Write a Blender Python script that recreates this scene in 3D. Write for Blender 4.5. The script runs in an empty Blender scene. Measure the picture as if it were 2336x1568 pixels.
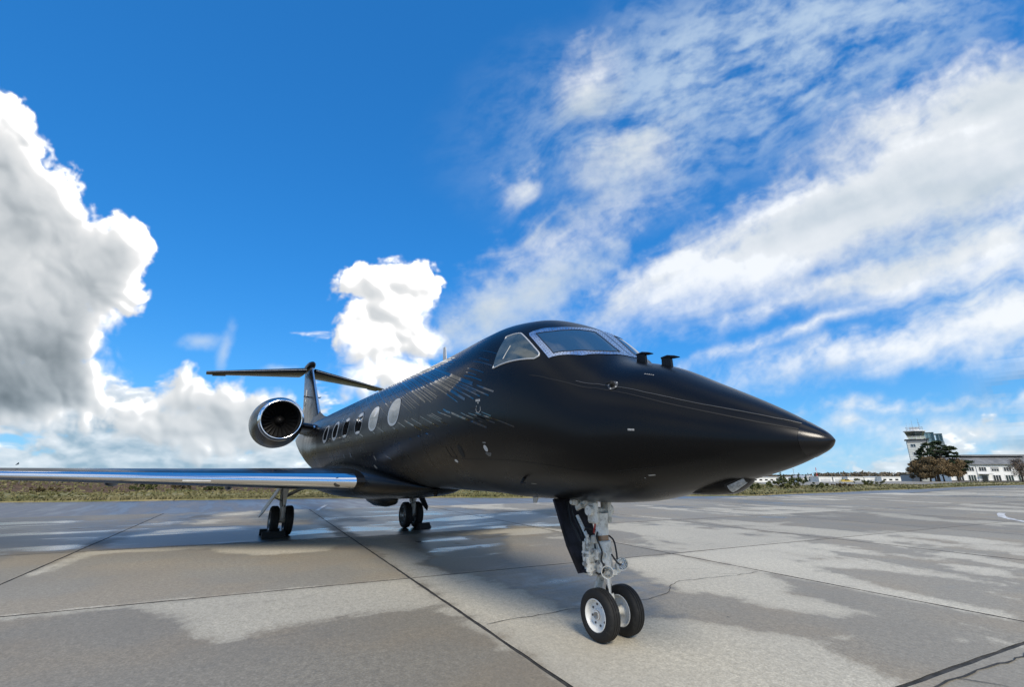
import bpy, math, random
import numpy as np
from math import radians, sin, cos, pi
from mathutils import Vector, Matrix

scene = bpy.context.scene
COL = scene.collection
rng = random.Random(7)
nrng = np.random.default_rng(7)

# ---------------------------------------------------------------- camera
YAW, PITCH, ROLL = radians(147.4505), radians(15.8338), radians(0.1192)
CAM = Vector((4.4138, -4.2001, 1.8123))
FH = Vector((cos(YAW), sin(YAW), 0)); RH = Vector((sin(YAW), -cos(YAW), 0))
fw = Vector((cos(YAW) * cos(PITCH), sin(YAW) * cos(PITCH), sin(PITCH)))
up = RH.cross(fw)
rt = RH * cos(ROLL) + up * sin(ROLL); up2 = up * cos(ROLL) - RH * sin(ROLL)
cd = bpy.data.cameras.new('camera'); cam = bpy.data.objects.new('camera', cd); COL.objects.link(cam)
mw = Matrix((rt, up2, -fw)).transposed().to_4x4(); mw.translation = CAM
cam.matrix_world = mw
cd.lens = 36 * 1050 / 2336; cd.sensor_width = 36; cd.clip_end = 8000; cd.clip_start = 0.05
scene.camera = cam

# ---------------------------------------------------------------- exposure
vs = scene.view_settings
vs.view_transform = 'Standard'; vs.look = 'None'; vs.exposure = 0.0; vs.gamma = 1.0; vs.use_curve_mapping = False

# ---------------------------------------------------------------- sun
SUN_AZ, SUN_EL = YAW - radians(163), radians(40)          # direction towards the sun (math angle in xy)
SUN = Vector((cos(SUN_AZ) * cos(SUN_EL), sin(SUN_AZ) * cos(SUN_EL), sin(SUN_EL)))
sd = bpy.data.lights.new('sun', 'SUN'); sun = bpy.data.objects.new('sun', sd); COL.objects.link(sun)
sd.energy = 3.6; sd.angle = radians(20); sd.color = (1.0, 0.91, 0.77)
sun.rotation_euler = SUN.to_track_quat('Z', 'Y').to_euler()
sun.location = (20, 20, 40)

# ---------------------------------------------------------------- node helper
class NT:
    def __init__(s, tree): s.t = tree; s.n = tree.nodes; s.l = tree.links
    def new(s, typ, **kw):
        n = s.n.new(typ)
        for k, v in kw.items(): setattr(n, k, v)
        return n
    def put(s, sock, v):
        if v is None: return
        if isinstance(v, bpy.types.NodeSocket): s.l.new(v, sock)
        else: sock.default_value = v
    def m(s, op, a, b=None, c=None, clamp=False):
        n = s.new('ShaderNodeMath', operation=op, use_clamp=clamp)
        s.put(n.inputs[0], a); s.put(n.inputs[1], b); s.put(n.inputs[2], c)
        return n.outputs[0]
    def v(s, op, a, b=None, scale=None):
        n = s.new('ShaderNodeVectorMath', operation=op)
        s.put(n.inputs[0], a); s.put(n.inputs[1], b)
        if scale is not None: s.put(n.inputs['Scale'], scale)
        return n.outputs['Value'] if op in ('DOT_PRODUCT', 'LENGTH', 'DISTANCE') else n.outputs[0]
    def comb(s, x, y, z):
        n = s.new('ShaderNodeCombineXYZ'); s.put(n.inputs[0], x); s.put(n.inputs[1], y); s.put(n.inputs[2], z); return n.outputs[0]
    def sep(s, v):
        n = s.new('ShaderNodeSeparateXYZ'); s.put(n.inputs[0], v); return n.outputs
    def ramp(s, x, lo, hi, a=0.0, b=1.0, smooth=True):
        n = s.new('ShaderNodeMapRange', interpolation_type='SMOOTHSTEP' if smooth else 'LINEAR', clamp=True)
        s.put(n.inputs['Value'], x); s.put(n.inputs['From Min'], lo); s.put(n.inputs['From Max'], hi)
        s.put(n.inputs['To Min'], a); s.put(n.inputs['To Max'], b); return n.outputs[0]
    def noise(s, v, scale, detail=4, rough=.5, dist=0.0, lac=2.0, out='Fac'):
        n = s.new('ShaderNodeTexNoise'); s.put(n.inputs['Vector'], v); s.put(n.inputs['Scale'], scale)
        n.inputs['Detail'].default_value = detail; n.inputs['Roughness'].default_value = rough
        n.inputs['Lacunarity'].default_value = lac; n.inputs['Distortion'].default_value = dist
        return n.outputs[out]
    def voro(s, v, scale, detail=2.0, rough=.5, feature='F1', smooth=.6, out='Distance', rand=1.0):
        n = s.new('ShaderNodeTexVoronoi', feature=feature); s.put(n.inputs['Vector'], v); s.put(n.inputs['Scale'], scale)
        n.inputs['Detail'].default_value = detail; n.inputs['Roughness'].default_value = rough
        if feature == 'SMOOTH_F1': n.inputs['Smoothness'].default_value = smooth
        n.inputs['Randomness'].default_value = rand
        return n.outputs[out]
    def mapping(s, v, loc=(0, 0, 0), rot=(0, 0, 0), sc=(1, 1, 1), typ='POINT'):
        n = s.new('ShaderNodeMapping', vector_type=typ); s.put(n.inputs['Vector'], v)
        if typ != 'VECTOR': n.inputs['Location'].default_value = loc
        n.inputs['Rotation'].default_value = rot; n.inputs['Scale'].default_value = sc
        return n.outputs[0]
    def mix(s, f, a, b, blend='MIX'):
        n = s.new('ShaderNodeMix', data_type='RGBA', blend_type=blend, clamp_factor=True)
        s.put(n.inputs[0], f)
        for i, q in ((6, a), (7, b)):
            if isinstance(q, tuple): q = (*q, 1) if len(q) == 3 else q
            s.put(n.inputs[i], q)
        return n.outputs[2]
    def rgb(s, f, stops):
        n = s.new('ShaderNodeValToRGB'); s.put(n.inputs[0], f); cr = n.color_ramp
        while len(cr.elements) < len(stops): cr.elements.new(.5)
        for e, (p, c) in zip(cr.elements, stops): e.position = p; e.color = (*c, 1)
        return n.outputs[0]

# ---------------------------------------------------------------- sky
# Sky chart: gnomonic map of world directions about azimuth 150 deg, elevation 18 deg; cloud bodies are ellipses on it.
HARD_BIG = [(-1.03, 0.328, 0.112, 0.11, 1.8), (-0.963, 0.223, 0.131, 0.125, 1.5), (-0.75, 0.16, 0.046, 0.055, 1.3), (-0.844, 0.118, 0.115, 0.09, 1.2), (-0.814, 0.046, 0.093, 0.057, 1.1), (-0.943, -0.011, 0.141, 0.118, 0.9), (-0.975, -0.15, 0.2, 0.1, 0.6), (-1.123, 0.067, 0.217, 0.338, 1.1)]
HARD_TOWER = [(-0.273, 0.077, 0.05, 0.045, 1.1), (-0.191, 0.083, 0.067, 0.051, 1.1), (-0.229, 0.017, 0.08, 0.058, 1.0), (-0.257, -0.052, 0.063, 0.075, 0.8), (-0.182, -0.056, 0.079, 0.066, 0.8), (-0.21, -0.123, 0.113, 0.057, 0.6)]
HARD_LOW = [(-0.647, -0.16, 0.06, 0.05, 0.5), (-0.552, -0.169, 0.073, 0.043, 0.5), (-0.67, -0.216, 0.109, 0.052, 0.4), (-0.516, -0.215, 0.12, 0.057, 0.4), (-0.733, -0.189, 0.04, 0.033, 0.5), (-0.607, -0.268, 0.082, 0.028, 0.3)]
SOFT = [(0.196, 0.514, 0.062, 0.082, 2.1, 1.2), (0.29, 0.362, 0.12, 0.06, 26, 1.2), (0.068, 0.311, 0.047, 0.032, 31, 2.2), (0.127, 0.167, 0.18, 0.05, 29, 0.8), (0.005, 0.051, 0.19, 0.04, 27.9, 1.3), (0.799, 0.275, 0.72, 0.12, 24.8, 1.5), (1.06, 0.41, 0.43, 0.18, 20.9, 1.2), (0.399, 0.13, 0.26, 0.06, 30.8, 1.6), (0.909, 0.124, 0.308, 0.058, 8.9, 1.5), (1.131, 0.2, 0.186, 0.089, 10.9, 1.3), (0.639, 0.055, 0.24, 0.02, 17.7, 2.2), (0.741, 0.018, 0.24, 0.014, 18.6, 3), (0.927, -0.041, 0.37, 0.05, 8.5, 1.6), (1.151, 0.042, 0.228, 0.075, 15.4, 1.4), (1.03, -0.225, 0.284, 0.04, 3.3, 1.3), (0.807, -0.216, 0.046, 0.03, 0.4, 2.2), (1.1, -.275, .5, .03, 1, 1.2), (.95, -.17, .25, .012, 4, 2)]
WISP = [(-0.614, -0.054, 0.042, 0.014, 5.9, 3), (-0.571, -0.066, 0.014, 0.05, -9.5, 3), (-0.451, -0.099, 0.04, 0.011, 0.7, 4), (.05, .06, .25, .06, 27, 1)]
VEIL = [(0.6, 0.6, 0.62, 0.21, 19.4), (0.36, 0.4, 0.22, 0.14, 21.3), (1.25, 0.3, 0.48, 0.34, 15.8)]

def sky_axes():
    a, e = radians(150), radians(18)
    f0 = Vector((cos(a) * cos(e), sin(a) * cos(e), sin(e))); r0 = Vector((sin(a), -cos(a), 0))
    return f0, r0, r0.cross(f0)

# ---- numpy cloud painter: everything is built from lattice noise, no files
def lat(x, y, seed, per=0):
    xi = np.floor(x).astype(np.int32); yi = np.floor(y).astype(np.int32)
    u = x - xi; v = y - yi
    u = u * u * u * (u * (u * 6 - 15) + 10); v = v * v * v * (v * (v * 6 - 15) + 10)
    def h(a, b):
        if per: a = a % per
        n = ((a & 1023) * 15731 + (b & 1023) * 789221 + seed * 19349663 % 8388593) & 0x3fffff
        n = ((n ^ (n >> 9)) * 509 + 7919) & 0x3fffff
        return ((n ^ (n >> 16)) & 0xffff) * (1 / 65535.)
    a = h(xi, yi); b = h(xi + 1, yi); c = h(xi, yi + 1); d = h(xi + 1, yi + 1)
    return (a + (b - a) * u) * (1 - v) + (c + (d - c) * u) * v
def fbm(x, y, seed, octv=6, rough=.55, per=0):
    s = 0; a = 1.0; t = 0
    for i in range(octv):
        s = s + a * lat(x + 17.3 * i * (per == 0), y + 9.1 * i, seed + i, per); t += a; a *= rough; x = x * 2; y = y * 2; per *= 2
    return s / t
def puff(x, y, seed):
    xi = np.floor(x).astype(np.int32); yi = np.floor(y).astype(np.int32); best = np.full(x.shape, 9.0)
    for i in (-1, 0, 1):
        for j in (-1, 0, 1):
            a = xi + i; b = yi + j
            n = ((a & 1023) * 15731 + (b & 1023) * 789221 + seed * 19349663 % 8388593) & 0x3fffff
            n = ((n ^ (n >> 9)) * 509 + 7919) & 0x3fffff; n = n ^ (n >> 16)
            dx = a + .15 + .7 * ((n & 255) / 255.) - x; dy = b + .15 + .7 * (((n >> 8) & 255) / 255.) - y
            best = np.minimum(best, dx * dx + dy * dy)
    return np.maximum(0, 1 - best)
def sstep(a, b, x):
    t = np.clip((x - a) / (b - a), 0, 1); return t * t * (3 - 2 * t)
def ells(X, Y, L, k=.02):
    acc = None
    for e in L:
        c, s = np.cos(np.radians(e[4])), np.sin(np.radians(e[4])); dx = X - e[0]; dy = Y - e[1]
        q = np.hypot((dx * c + dy * s) / e[2], (-dx * s + dy * c) / e[3])
        f = (1 - q) * min(e[2], e[3]) * (e[5] if len(e) > 5 else 1)
        if acc is None: acc = f
        else:
            h = np.clip(k - np.abs(acc - f), 0, None) / k
            acc = np.maximum(acc, f) + h * h * h * k / 6
    return acc
def over(dst, col, a):
    dst[..., :3] = dst[..., :3] * (1 - a[..., None]) + col * a[..., None]
    dst[..., 3] = dst[..., 3] * (1 - a) + a
def shift(a, dx, dy):                                  # a sampled at (x+dx, y+dy), whole cells, edges held
    r = np.roll(np.roll(a, -dy, 0), -dx, 1); return r
def paint_clouds():
    X0, X1, Y0, Y1, N, M = -1.80, 1.95, -.40, .98, 2600, 960
    X, Y = np.meshgrid(np.linspace(X0, X1, N, dtype=np.float32), np.linspace(Y0, Y1, M, dtype=np.float32))
    C = np.zeros((M, N, 4), np.float32)
    wx = fbm(X * 5, Y * 5, 3, 4) - .5; wy = fbm(X * 5, Y * 5, 31, 4) - .5
    # veil of mottled thin cloud, drawn out along the drift
    def rot(a, sx, sy):
        c, s = np.cos(np.radians(a)), np.sin(np.radians(a)); return (X * c + Y * s) * sx, (-X * s + Y * c) * sy
    px, py = X + .10 * wx, Y + .10 * wy
    u, v = rot(25, 3.2, 15.0); st = fbm(u + .9 * wx, v + 1.6 * wy, 11, 7, .62)
    u2, v2 = rot(27, 18, 34); mo = fbm(u2 + .8 * wx, v2 + .8 * wy, 23, 6, .62)
    fi = fbm(X * 22, Y * 22, 41, 6, .6)
    vb = ells(px, py, VEIL, .05)
    va = sstep(-.08, .16, vb) * sstep(.30, .74, .5 * mo + .5 * st) * .68
    over(C, np.array([.66, .74, .90]) * np.ones((M, N, 1)), va)
    wf = ells(X + .05 * wx, Y + .05 * wy, WISP, .02) + .05 * (fi - .5)
    over(C, np.array([.70, .76, .88]) * np.ones((M, N, 1)), sstep(-.02, .05, wf) * .55)
    # soft streaked banks
    sb = ells(X + .07 * wx, Y + .07 * wy, SOFT, .03)
    up = sstep(-.02, .05, sb - shift(sb, 0, 14))
    sf = sb + (.085 + .07 * up) * (st - .5) + (.07 + .05 * up) * (fi - .5)
    sa = sstep(-.045, .10, sf) * .93
    u3, v3 = rot(20, 2.0, 8.0); lo = fbm(u3, v3, 57, 4, .45)
    th = np.clip(sf, 0, .2)
    lit = th - np.clip(shift(sf, 16, 22), 0, .2)
    br = np.clip(.78 + 1.5 * lit + 1.5 * (lo - .5) + .10 * (fi - .5), 0, 1)
    over(C, np.array([.40, .47, .60]) + br[..., None] * (np.array([.90, .92, .95]) - np.array([.40, .47, .60])), sa)
    # low cumulus rows
    u4, v4 = X * 6, (Y + .32) * 15
    ln = fbm(u4 + .8 * wx, v4 + .8 * wy, 71, 7, .56)
    hz = Y + .315 + .02 * np.abs(X)                     # height above the horizon, roughly
    lf = ln - (.40 + .95 * np.clip(hz, 0, None) + .16 * sstep(.15, .5, X) * sstep(.02, .10, hz) - .16 * sstep(-.25, -.5, X) * sstep(.26, .05, hz))
    la = sstep(-.02, .10, lf) * .9 * sstep(1.7, 1.4, np.abs(X))
    lit = ln - shift(ln, 10, 10)
    br = np.clip(.66 + 3.0 * lit - 1.2 * np.clip(lf, 0, .4) + 1.4 * (fbm(X * 3, Y * 9, 5, 4) - .5), 0, 1)
    over(C, np.array([.30, .38, .50]) + br[..., None] * (np.array([.98, .99, 1.0]) - np.array([.30, .38, .50])), la)
    # great cumulus bodies with cauliflower heads (only the part of the chart they stand in)
    j1 = int((.10 - X0) / (X1 - X0) * N); i1 = int((.56 - Y0) / (Y1 - Y0) * M)
    X, Y, wx, wy, fi, D = X[:i1, :j1], Y[:i1, :j1], wx[:i1, :j1], wy[:i1, :j1], fi[:i1, :j1], C[:i1, :j1]
    w2 = fbm(X * 16, Y * 16, 131, 3) - .5; w3 = fbm(X * 16, Y * 16, 137, 3) - .5
    b1 = puff(X * 10 + 1.2 * wx + .5 * w2, Y * 10 + 1.2 * wy + .5 * w3, 5); b2 = puff(X * 22 + 2.5 * wx + .9 * w2, Y * 22 + 2.5 * wy + .9 * w3, 6)
    b3 = puff(X * 46 + 4 * wx + 2 * w2, Y * 46 + 4 * wy + 2 * w3, 7); b4 = puff(X * 100 + 6 * w2, Y * 100 + 6 * w3, 8)
    n1 = fbm(X * 7, Y * 7, 91, 5) - .5
    bil = .046 * (b1 - .74) + .026 * (b2 - .74) + .013 * (b3 - .74) + .006 * (b4 - .74) + .02 * (fi - .5)
    rel = .046 * (b1 - .74) + .022 * (b2 - .74) + .008 * (b3 - .74) + .006 * (fi - .5) + .03 * n1
    step = (X1 - X0) / N
    def blur(a, r):
        for ax in (0, 1):
            q = np.concatenate([np.repeat(np.take(a, [0], ax), r + 1, ax), a, np.repeat(np.take(a, [-1], ax), r, ax)], ax)
            c = np.cumsum(q, ax, dtype=np.float64); n = a.shape[ax]
            a = ((np.take(c, range(2 * r + 1, 2 * r + 1 + n), ax) - np.take(c, range(0, n), ax)) / (2 * r + 1)).astype(np.float32)
        return a
    L = np.array([.62, .62, .48]); L = L / np.sqrt((L * L).sum())
    for part, (gain, deep, foot) in ((HARD_LOW, (.90, .55, .10)), (HARD_TOWER, (1.06, .22, .08)), (HARD_BIG, (1.02, 1.0, .34))):
        hb = ells(X + .05 * wx + .02 * w2, Y + .05 * wy + .02 * w3, part, .02)
        f = hb + bil
        a = sstep(-.006, .008 + .030 * sstep(-.02, .16, fbm(X * 9, Y * 9, 161, 4) - .5) + .016 * (1 - sstep(-.30, .15, Y)), f + .010 * (fbm(X * 60, Y * 60, 163, 3, .6) - .5))
        dome = np.sqrt(np.clip(blur(hb, 6) + .03, 0, .30)) * .30
        hgt = blur(blur(dome + rel, 4), 3)
        gx = (shift(hgt, 2, 0) - shift(hgt, -2, 0)) / (4 * step); gy = (shift(hgt, 0, 2) - shift(hgt, 0, -2)) / (4 * step)
        nn = 1 / np.sqrt(1 + gx * gx + gy * gy); lam = np.clip(((-gx * L[0] - gy * L[1] + L[2]) * nn + .25) / 1.25, 0, 1)
        sh = np.zeros_like(hgt)
        for k in (6, 12, 20, 32, 48, 70):
            sh += np.clip(shift(hgt, int(k * .70), int(k * .70)) - hgt - k * step * .35, 0, .06)
        vis = blur(np.exp(-5 * sh), 3)
        inner = sstep(.60, 1.0, blur(blur(a, 34), 26) + .16 * n1 - .05 * sstep(.0, .3, Y))
        low = sstep(.10, -.18, Y + .10 * n1)
        wav = fbm(X * 5 + 2 * wx, Y * 6 + 2 * wy, 151, 6, .55) - .5
        br = gain * (1.0 - .40 * deep * inner + (.46 - .30 * inner * deep) * (lam * (.45 + .55 * vis) - .60)) + .34 * wav * (.25 + .75 * inner) * (.35 + .65 * deep) - foot * low * (.25 + .75 * inner)
        br = np.clip(br + .10 * (fi - .5), .08, 1.05)
        cold = np.array([.82, .91, 1.08]); t = np.clip((.9 - br) / .7, 0, 1)[..., None]
        over(D, br[..., None] * (1 + t * (cold - 1)), a)
    return C, (X0, X1, Y0, Y1)

def sky_image(W=4096):
    H = W // 2
    C, (X0, X1, Y0, Y1) = paint_clouds()
    im = np.zeros((H, W, 4), np.float32); im[..., 3] = 0
    # the rest of the sky at low resolution: low rows of cumulus and a broken deck
    w, h = W // 4, H // 4
    az = -((np.arange(w) + .5) / w - .5) * 2 * pi; el = ((np.arange(h) + .5) / h - .5) * pi
    A, E = np.meshgrid(az, el); z = np.sin(E); zz = np.clip(z, 0, 1)
    R = np.zeros((h, w, 4), np.float32)
    dx, dy = np.cos(A) * np.cos(E) / (zz + .16), np.sin(A) * np.cos(E) / (zz + .16)
    f0, r0, u0 = [np.array(v) for v in sky_axes()]
    D = np.stack([np.cos(A) * np.cos(E), np.sin(A) * np.cos(E), z], -1)
    back = 1 - sstep(.25, .60, D @ f0)
    dk = fbm(dx * 1.5 + 40, dy * 2.6 + 40, 301, 7, .58)
    da = sstep(.47, .64, dk) * back * .95 * (z > 0)
    br = np.clip(1.35 - 1.9 * (dk - .42), .45, 1)
    over(R, br[..., None] * np.array([.96, .98, 1.0]), da)
    ln = fbm(A / (2 * pi) * 38 + 19, E * 16 + 40, 311, 6, .56, 38)
    lf = ln - (.40 + 1.3 * zz); la = sstep(-.02, .10, lf) * .9 * (z > 0) * (1 - sstep(.55, .7, D @ f0))
    br = np.clip(.75 - 1.0 * np.clip(lf, 0, .4) + 2.5 * (ln - np.roll(ln, -3, 0)), .2, 1)
    over(R, br[..., None] * np.array([.95, .98, 1.02]), la)
    im[:] = np.repeat(np.repeat(R, 4, 0), 4, 1)
    # the charted part, bilinear
    az = -((np.arange(W) + .5) / W - .5) * 2 * pi; el = ((np.arange(H) + .5) / H - .5) * pi
    rows = np.where(el > -.03)[0]; caz = (az - radians(150) + pi) % (2 * pi) - pi; cols = np.where(np.abs(caz) < 1.15)[0]
    A, E = np.meshgrid(az[cols], el[rows])
    D = np.stack([np.cos(A) * np.cos(E), np.sin(A) * np.cos(E), np.sin(E)], -1).astype(np.float32)
    w0 = np.maximum(D @ f0.astype(np.float32), .05); cx = (D @ r0.astype(np.float32)) / w0; cy = (D @ u0.astype(np.float32)) / w0
    gx = (cx - X0) / (X1 - X0) * (C.shape[1] - 1); gy = (cy - Y0) / (Y1 - Y0) * (C.shape[0] - 1)
    edge = sstep(0, 90, gx) * sstep(0, 90, C.shape[1] - 1 - gx) * sstep(0, 60, C.shape[0] - 1 - gy) * (gy > -40)
    gx = np.clip(gx, 0, C.shape[1] - 1.001); gy = np.clip(gy, 0, C.shape[0] - 1.001)
    j = gx.astype(np.int32); i = gy.astype(np.int32); fx = (gx - j)[..., None]; fy = (gy - i)[..., None]
    S = (C[i, j] * (1 - fx) + C[i, j + 1] * fx) * (1 - fy) + (C[i + 1, j] * (1 - fx) + C[i + 1, j + 1] * fx) * fy
    S *= edge[..., None]
    ix = np.ix_(rows, cols); im[ix] = S + im[ix] * (1 - S[..., 3:])
    lum = im[..., 0] / np.maximum(im[..., 3], .02); im[..., :3] *= (1 + .55 * sstep(.84, 1.06, lum) * im[..., 3]**2)[..., None]     # sunlit cloud is far brighter than the picture's white
    hz = (.90 * np.exp(-np.clip(np.sin(el), 0, 1) / .085) * (el > -.02)).astype(np.float32)[:, None]      # pale air low over the horizon
    im = im * (1 - .25 * hz[..., None]) + hz[..., None] * np.array([.44, .64, .96, 1.0], np.float32) * np.where(True, 1 - im[..., 3:] * .75, 1)
    im = np.stack([np.clip(im[..., 3], 0, 1), im[..., 0], im[..., 2], np.ones((H, W), np.float32)], -1)     # cover, red, blue
    img = bpy.data.images.new('cloud_field', W, H, alpha=False, float_buffer=True)
    img.colorspace_settings.name = 'Non-Color'
    img.pixels.foreach_set(im.ravel()); img.update()
    return img

def make_world():
    w = bpy.data.worlds.new('World'); scene.world = w; w.use_nodes = True
    w.node_tree.nodes.clear(); T = NT(w.node_tree)
    out = T.new('ShaderNodeOutputWorld'); bg = T.new('ShaderNodeBackground'); T.l.new(bg.outputs[0], out.inputs[0])
    st = T.new('ShaderNodeTexSky', sky_type='NISHITA', sun_disc=False)
    st.sun_elevation = SUN_EL; st.sun_rotation = pi / 2 - SUN_AZ
    st.altitude = 0; st.air_density = 1.0; st.dust_density = 0.2; st.ozone_density = 2.0
    hs = T.new('ShaderNodeHueSaturation'); hs.inputs['Saturation'].default_value = 1.2
    T.l.new(st.outputs[0], hs.inputs['Color'])
    blue = T.v('MULTIPLY', hs.outputs[0], (.088 * .60, .088 * 1.72, .088 * 2.36))
    br_, bg_, bb_ = T.sep(blue)
    blue = T.comb(T.m('MULTIPLY', T.m('POWER', br_, .52), .163), T.m('MULTIPLY', T.m('POWER', bg_, .52), .486), T.m('MULTIPLY', T.m('POWER', bb_, .52), .815))
    ev = T.new('ShaderNodeTexEnvironment', interpolation='Linear'); ev.image = sky_image()
    a, r, b = T.sep(ev.outputs['Color'])
    cl = T.comb(r, T.m('ADD', T.m('MULTIPLY', r, .45), T.m('MULTIPLY', b, .55)), b)
    c = T.v('ADD', T.v('SCALE', blue, scale=T.m('SUBTRACT', 1.0, a)), cl)
    w.cycles.sampling_method = 'MANUAL'; w.cycles.sample_map_resolution = 1024
    T.l.new(c, bg.inputs['Color']); bg.inputs['Strength'].default_value = 1.0
make_world()

# ---------------------------------------------------------------- mesh helper
class MB:
    def __init__(s): s.v = []; s.f = []
    def add(s, vs, fs):
        o = len(s.v); s.v += [tuple(map(float, v)) for v in vs]; s.f += [tuple(i + o for i in f) for f in fs]; return s
    def box(s, c, sz, R=None):
        h = [q / 2 for q in sz]; R = R or Matrix.Identity(3)
        vs = [Vector(c) + R @ Vector((x * h[0], y * h[1], z * h[2])) for x in (-1, 1) for y in (-1, 1) for z in (-1, 1)]
        return s.add(vs, [(0, 1, 3, 2), (4, 6, 7, 5), (0, 4, 5, 1), (2, 3, 7, 6), (0, 2, 6, 4), (1, 5, 7, 3)])
    def bbox(s, c, sz, b=.01, R=None):
        """box with chamfered vertical-ish edges on all sides (8 corners cut)"""
        h = [q / 2 for q in sz]; R = R or Matrix.Identity(3); b = min(b, min(h) * .8); vs = []; idx = {}
        for x in (-1, 1):
            for y in (-1, 1):
                for z in (-1, 1):
                    for k in range(3):
                        p = [x * h[0], y * h[1], z * h[2]]
                        for a in range(3):
                            if a != k: p[a] -= (x, y, z)[a] * b
                        idx[(x, y, z, k)] = len(vs); vs.append(Vector(c) + R @ Vector(p))
        fs = []
        for k in range(3):
            a, b2 = [i for i in range(3) if i != k]
            for sg in (-1, 1):
                q = []
                for (u, w) in ((-1, -1), (1, -1), (1, 1), (-1, 1)):
                    t = [0, 0, 0]; t[k] = sg; t[a] = u; t[b2] = w; q.append(idx[(*t, k)])
                fs.append(q if (sg > 0) == (k != 1) else q[::-1])
        for k in range(3):
            a, b2 = [i for i in range(3) if i != k]
            for u in (-1, 1):
                for w in (-1, 1):
                    t0 = [0, 0, 0]; t1 = [0, 0, 0]; t0[k] = -1; t1[k] = 1
                    for t in (t0, t1): t[a] = u; t[b2] = w
                    fs.append((idx[(*t0, a)], idx[(*t1, a)], idx[(*t1, b2)], idx[(*t0, b2)]))
        for x in (-1, 1):
            for y in (-1, 1):
                for z in (-1, 1): fs.append(tuple(idx[(x, y, z, k)] for k in range(3)))
        return s.add(vs, fs)
    @staticmethod
    def frame(d):
        d = Vector(d).normalized(); a = Vector((0, 0, 1)) if abs(d.z) < .9 else Vector((1, 0, 0))
        u = d.cross(a).normalized(); return u, d.cross(u)
    def tube(s, pts, r, n=10, cap=True):
        pts = [Vector(p) for p in pts]; rs = r if isinstance(r, (list, tuple)) else [r] * len(pts); vs = []; u = None
        for i, p in enumerate(pts):
            d = (pts[min(i + 1, len(pts) - 1)] - pts[max(i - 1, 0)]).normalized()
            if u is None: u, w = MB.frame(d)
            else:
                u = (u - d * u.dot(d)).normalized(); w = d.cross(u)
            vs += [p + (u * cos(2 * pi * k / n) + w * sin(2 * pi * k / n)) * rs[i] for k in range(n)]
        fs = [(i * n + k, i * n + (k + 1) % n, (i + 1) * n + (k + 1) % n, (i + 1) * n + k) for i in range(len(pts) - 1) for k in range(n)]
        if cap: fs += [tuple(range(n - 1, -1, -1)), tuple((len(pts) - 1) * n + k for k in range(n))]
        return s.add(vs, fs)
    def cyl(s, a, b, r, r2=None, n=16): return s.tube([a, b], [r, r if r2 is None else r2], n)
    def lathe(s, o, d, prof, n=32, closed=False):
        """prof: list of (along d, radius)"""
        o = Vector(o); d = Vector(d).normalized(); u, w = MB.frame(d); vs = []
        for (t, r) in prof: vs += [o + d * t + (u * cos(2 * pi * k / n) + w * sin(2 * pi * k / n)) * max(r, 1e-4) for k in range(n)]
        m = len(prof); fs = [(i * n + k, (i + 1) % m * n + k, (i + 1) % m * n + (k + 1) % n, i * n + (k + 1) % n) for i in range(m if closed else m - 1) for k in range(n)]
        return s.add(vs, fs)
    def grid(s, P, closed=False):
        """P[i][j] array of points"""
        P = np.asarray(P); a, b = P.shape[:2]; jb = b if closed else b - 1
        return s.add(P.reshape(-1, 3), [(i * b + j, (i + 1) * b + j, (i + 1) * b + (j + 1) % b, i * b + (j + 1) % b) for i in range(a - 1) for j in range(jb)])
    def prism(s, poly, d):
        """polygon (3D pts) pushed along d"""
        n = len(poly); d = Vector(d); vs = [Vector(p) for p in poly] + [Vector(p) + d for p in poly]
        return s.add(vs, [tuple(range(n - 1, -1, -1)), tuple(range(n, 2 * n))] + [(i, (i + 1) % n, (i + 1) % n + n, i + n) for i in range(n)])
    def mesh(s, name, smooth=None):
        me = bpy.data.meshes.new(name); me.from_pydata(s.v, [], s.f); me.validate(); me.update()
        if smooth is not None:
            me.polygons.foreach_set('use_smooth', [True] * len(me.polygons)); me.set_sharp_from_angle(angle=radians(smooth))
        return me
    def build(s, name, mat, parent=None, smooth=None, fix=True):
        me = s.mesh(name, smooth)
        if fix:
            import bmesh
            bm = bmesh.new(); bm.from_mesh(me); bmesh.ops.recalc_face_normals(bm, faces=bm.faces); bm.to_mesh(me); bm.free()
        me.materials.append(mat); o = bpy.data.objects.new(name, me); COL.objects.link(o)
        if parent: o.parent = parent
        return o

def empty(name, loc=(0, 0, 0), label=None, cat=None, group=None, rz=0):
    o = bpy.data.objects.new(name, None); COL.objects.link(o); o.location = loc; o.rotation_euler = (0, 0, rz); o.empty_display_size = .3
    return tag(o, label, cat, group)
def tag(o, label=None, cat=None, group=None, kind=None):
    if label: o['label'] = label
    if cat: o['category'] = cat
    if group: o['group'] = group
    if kind: o['kind'] = kind
    return o
def copy_tree(o, parent=None):
    c = o.copy(); COL.objects.link(c); c.parent = parent
    for ch in list(o.children): copy_tree(ch, c)
    return c

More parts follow.
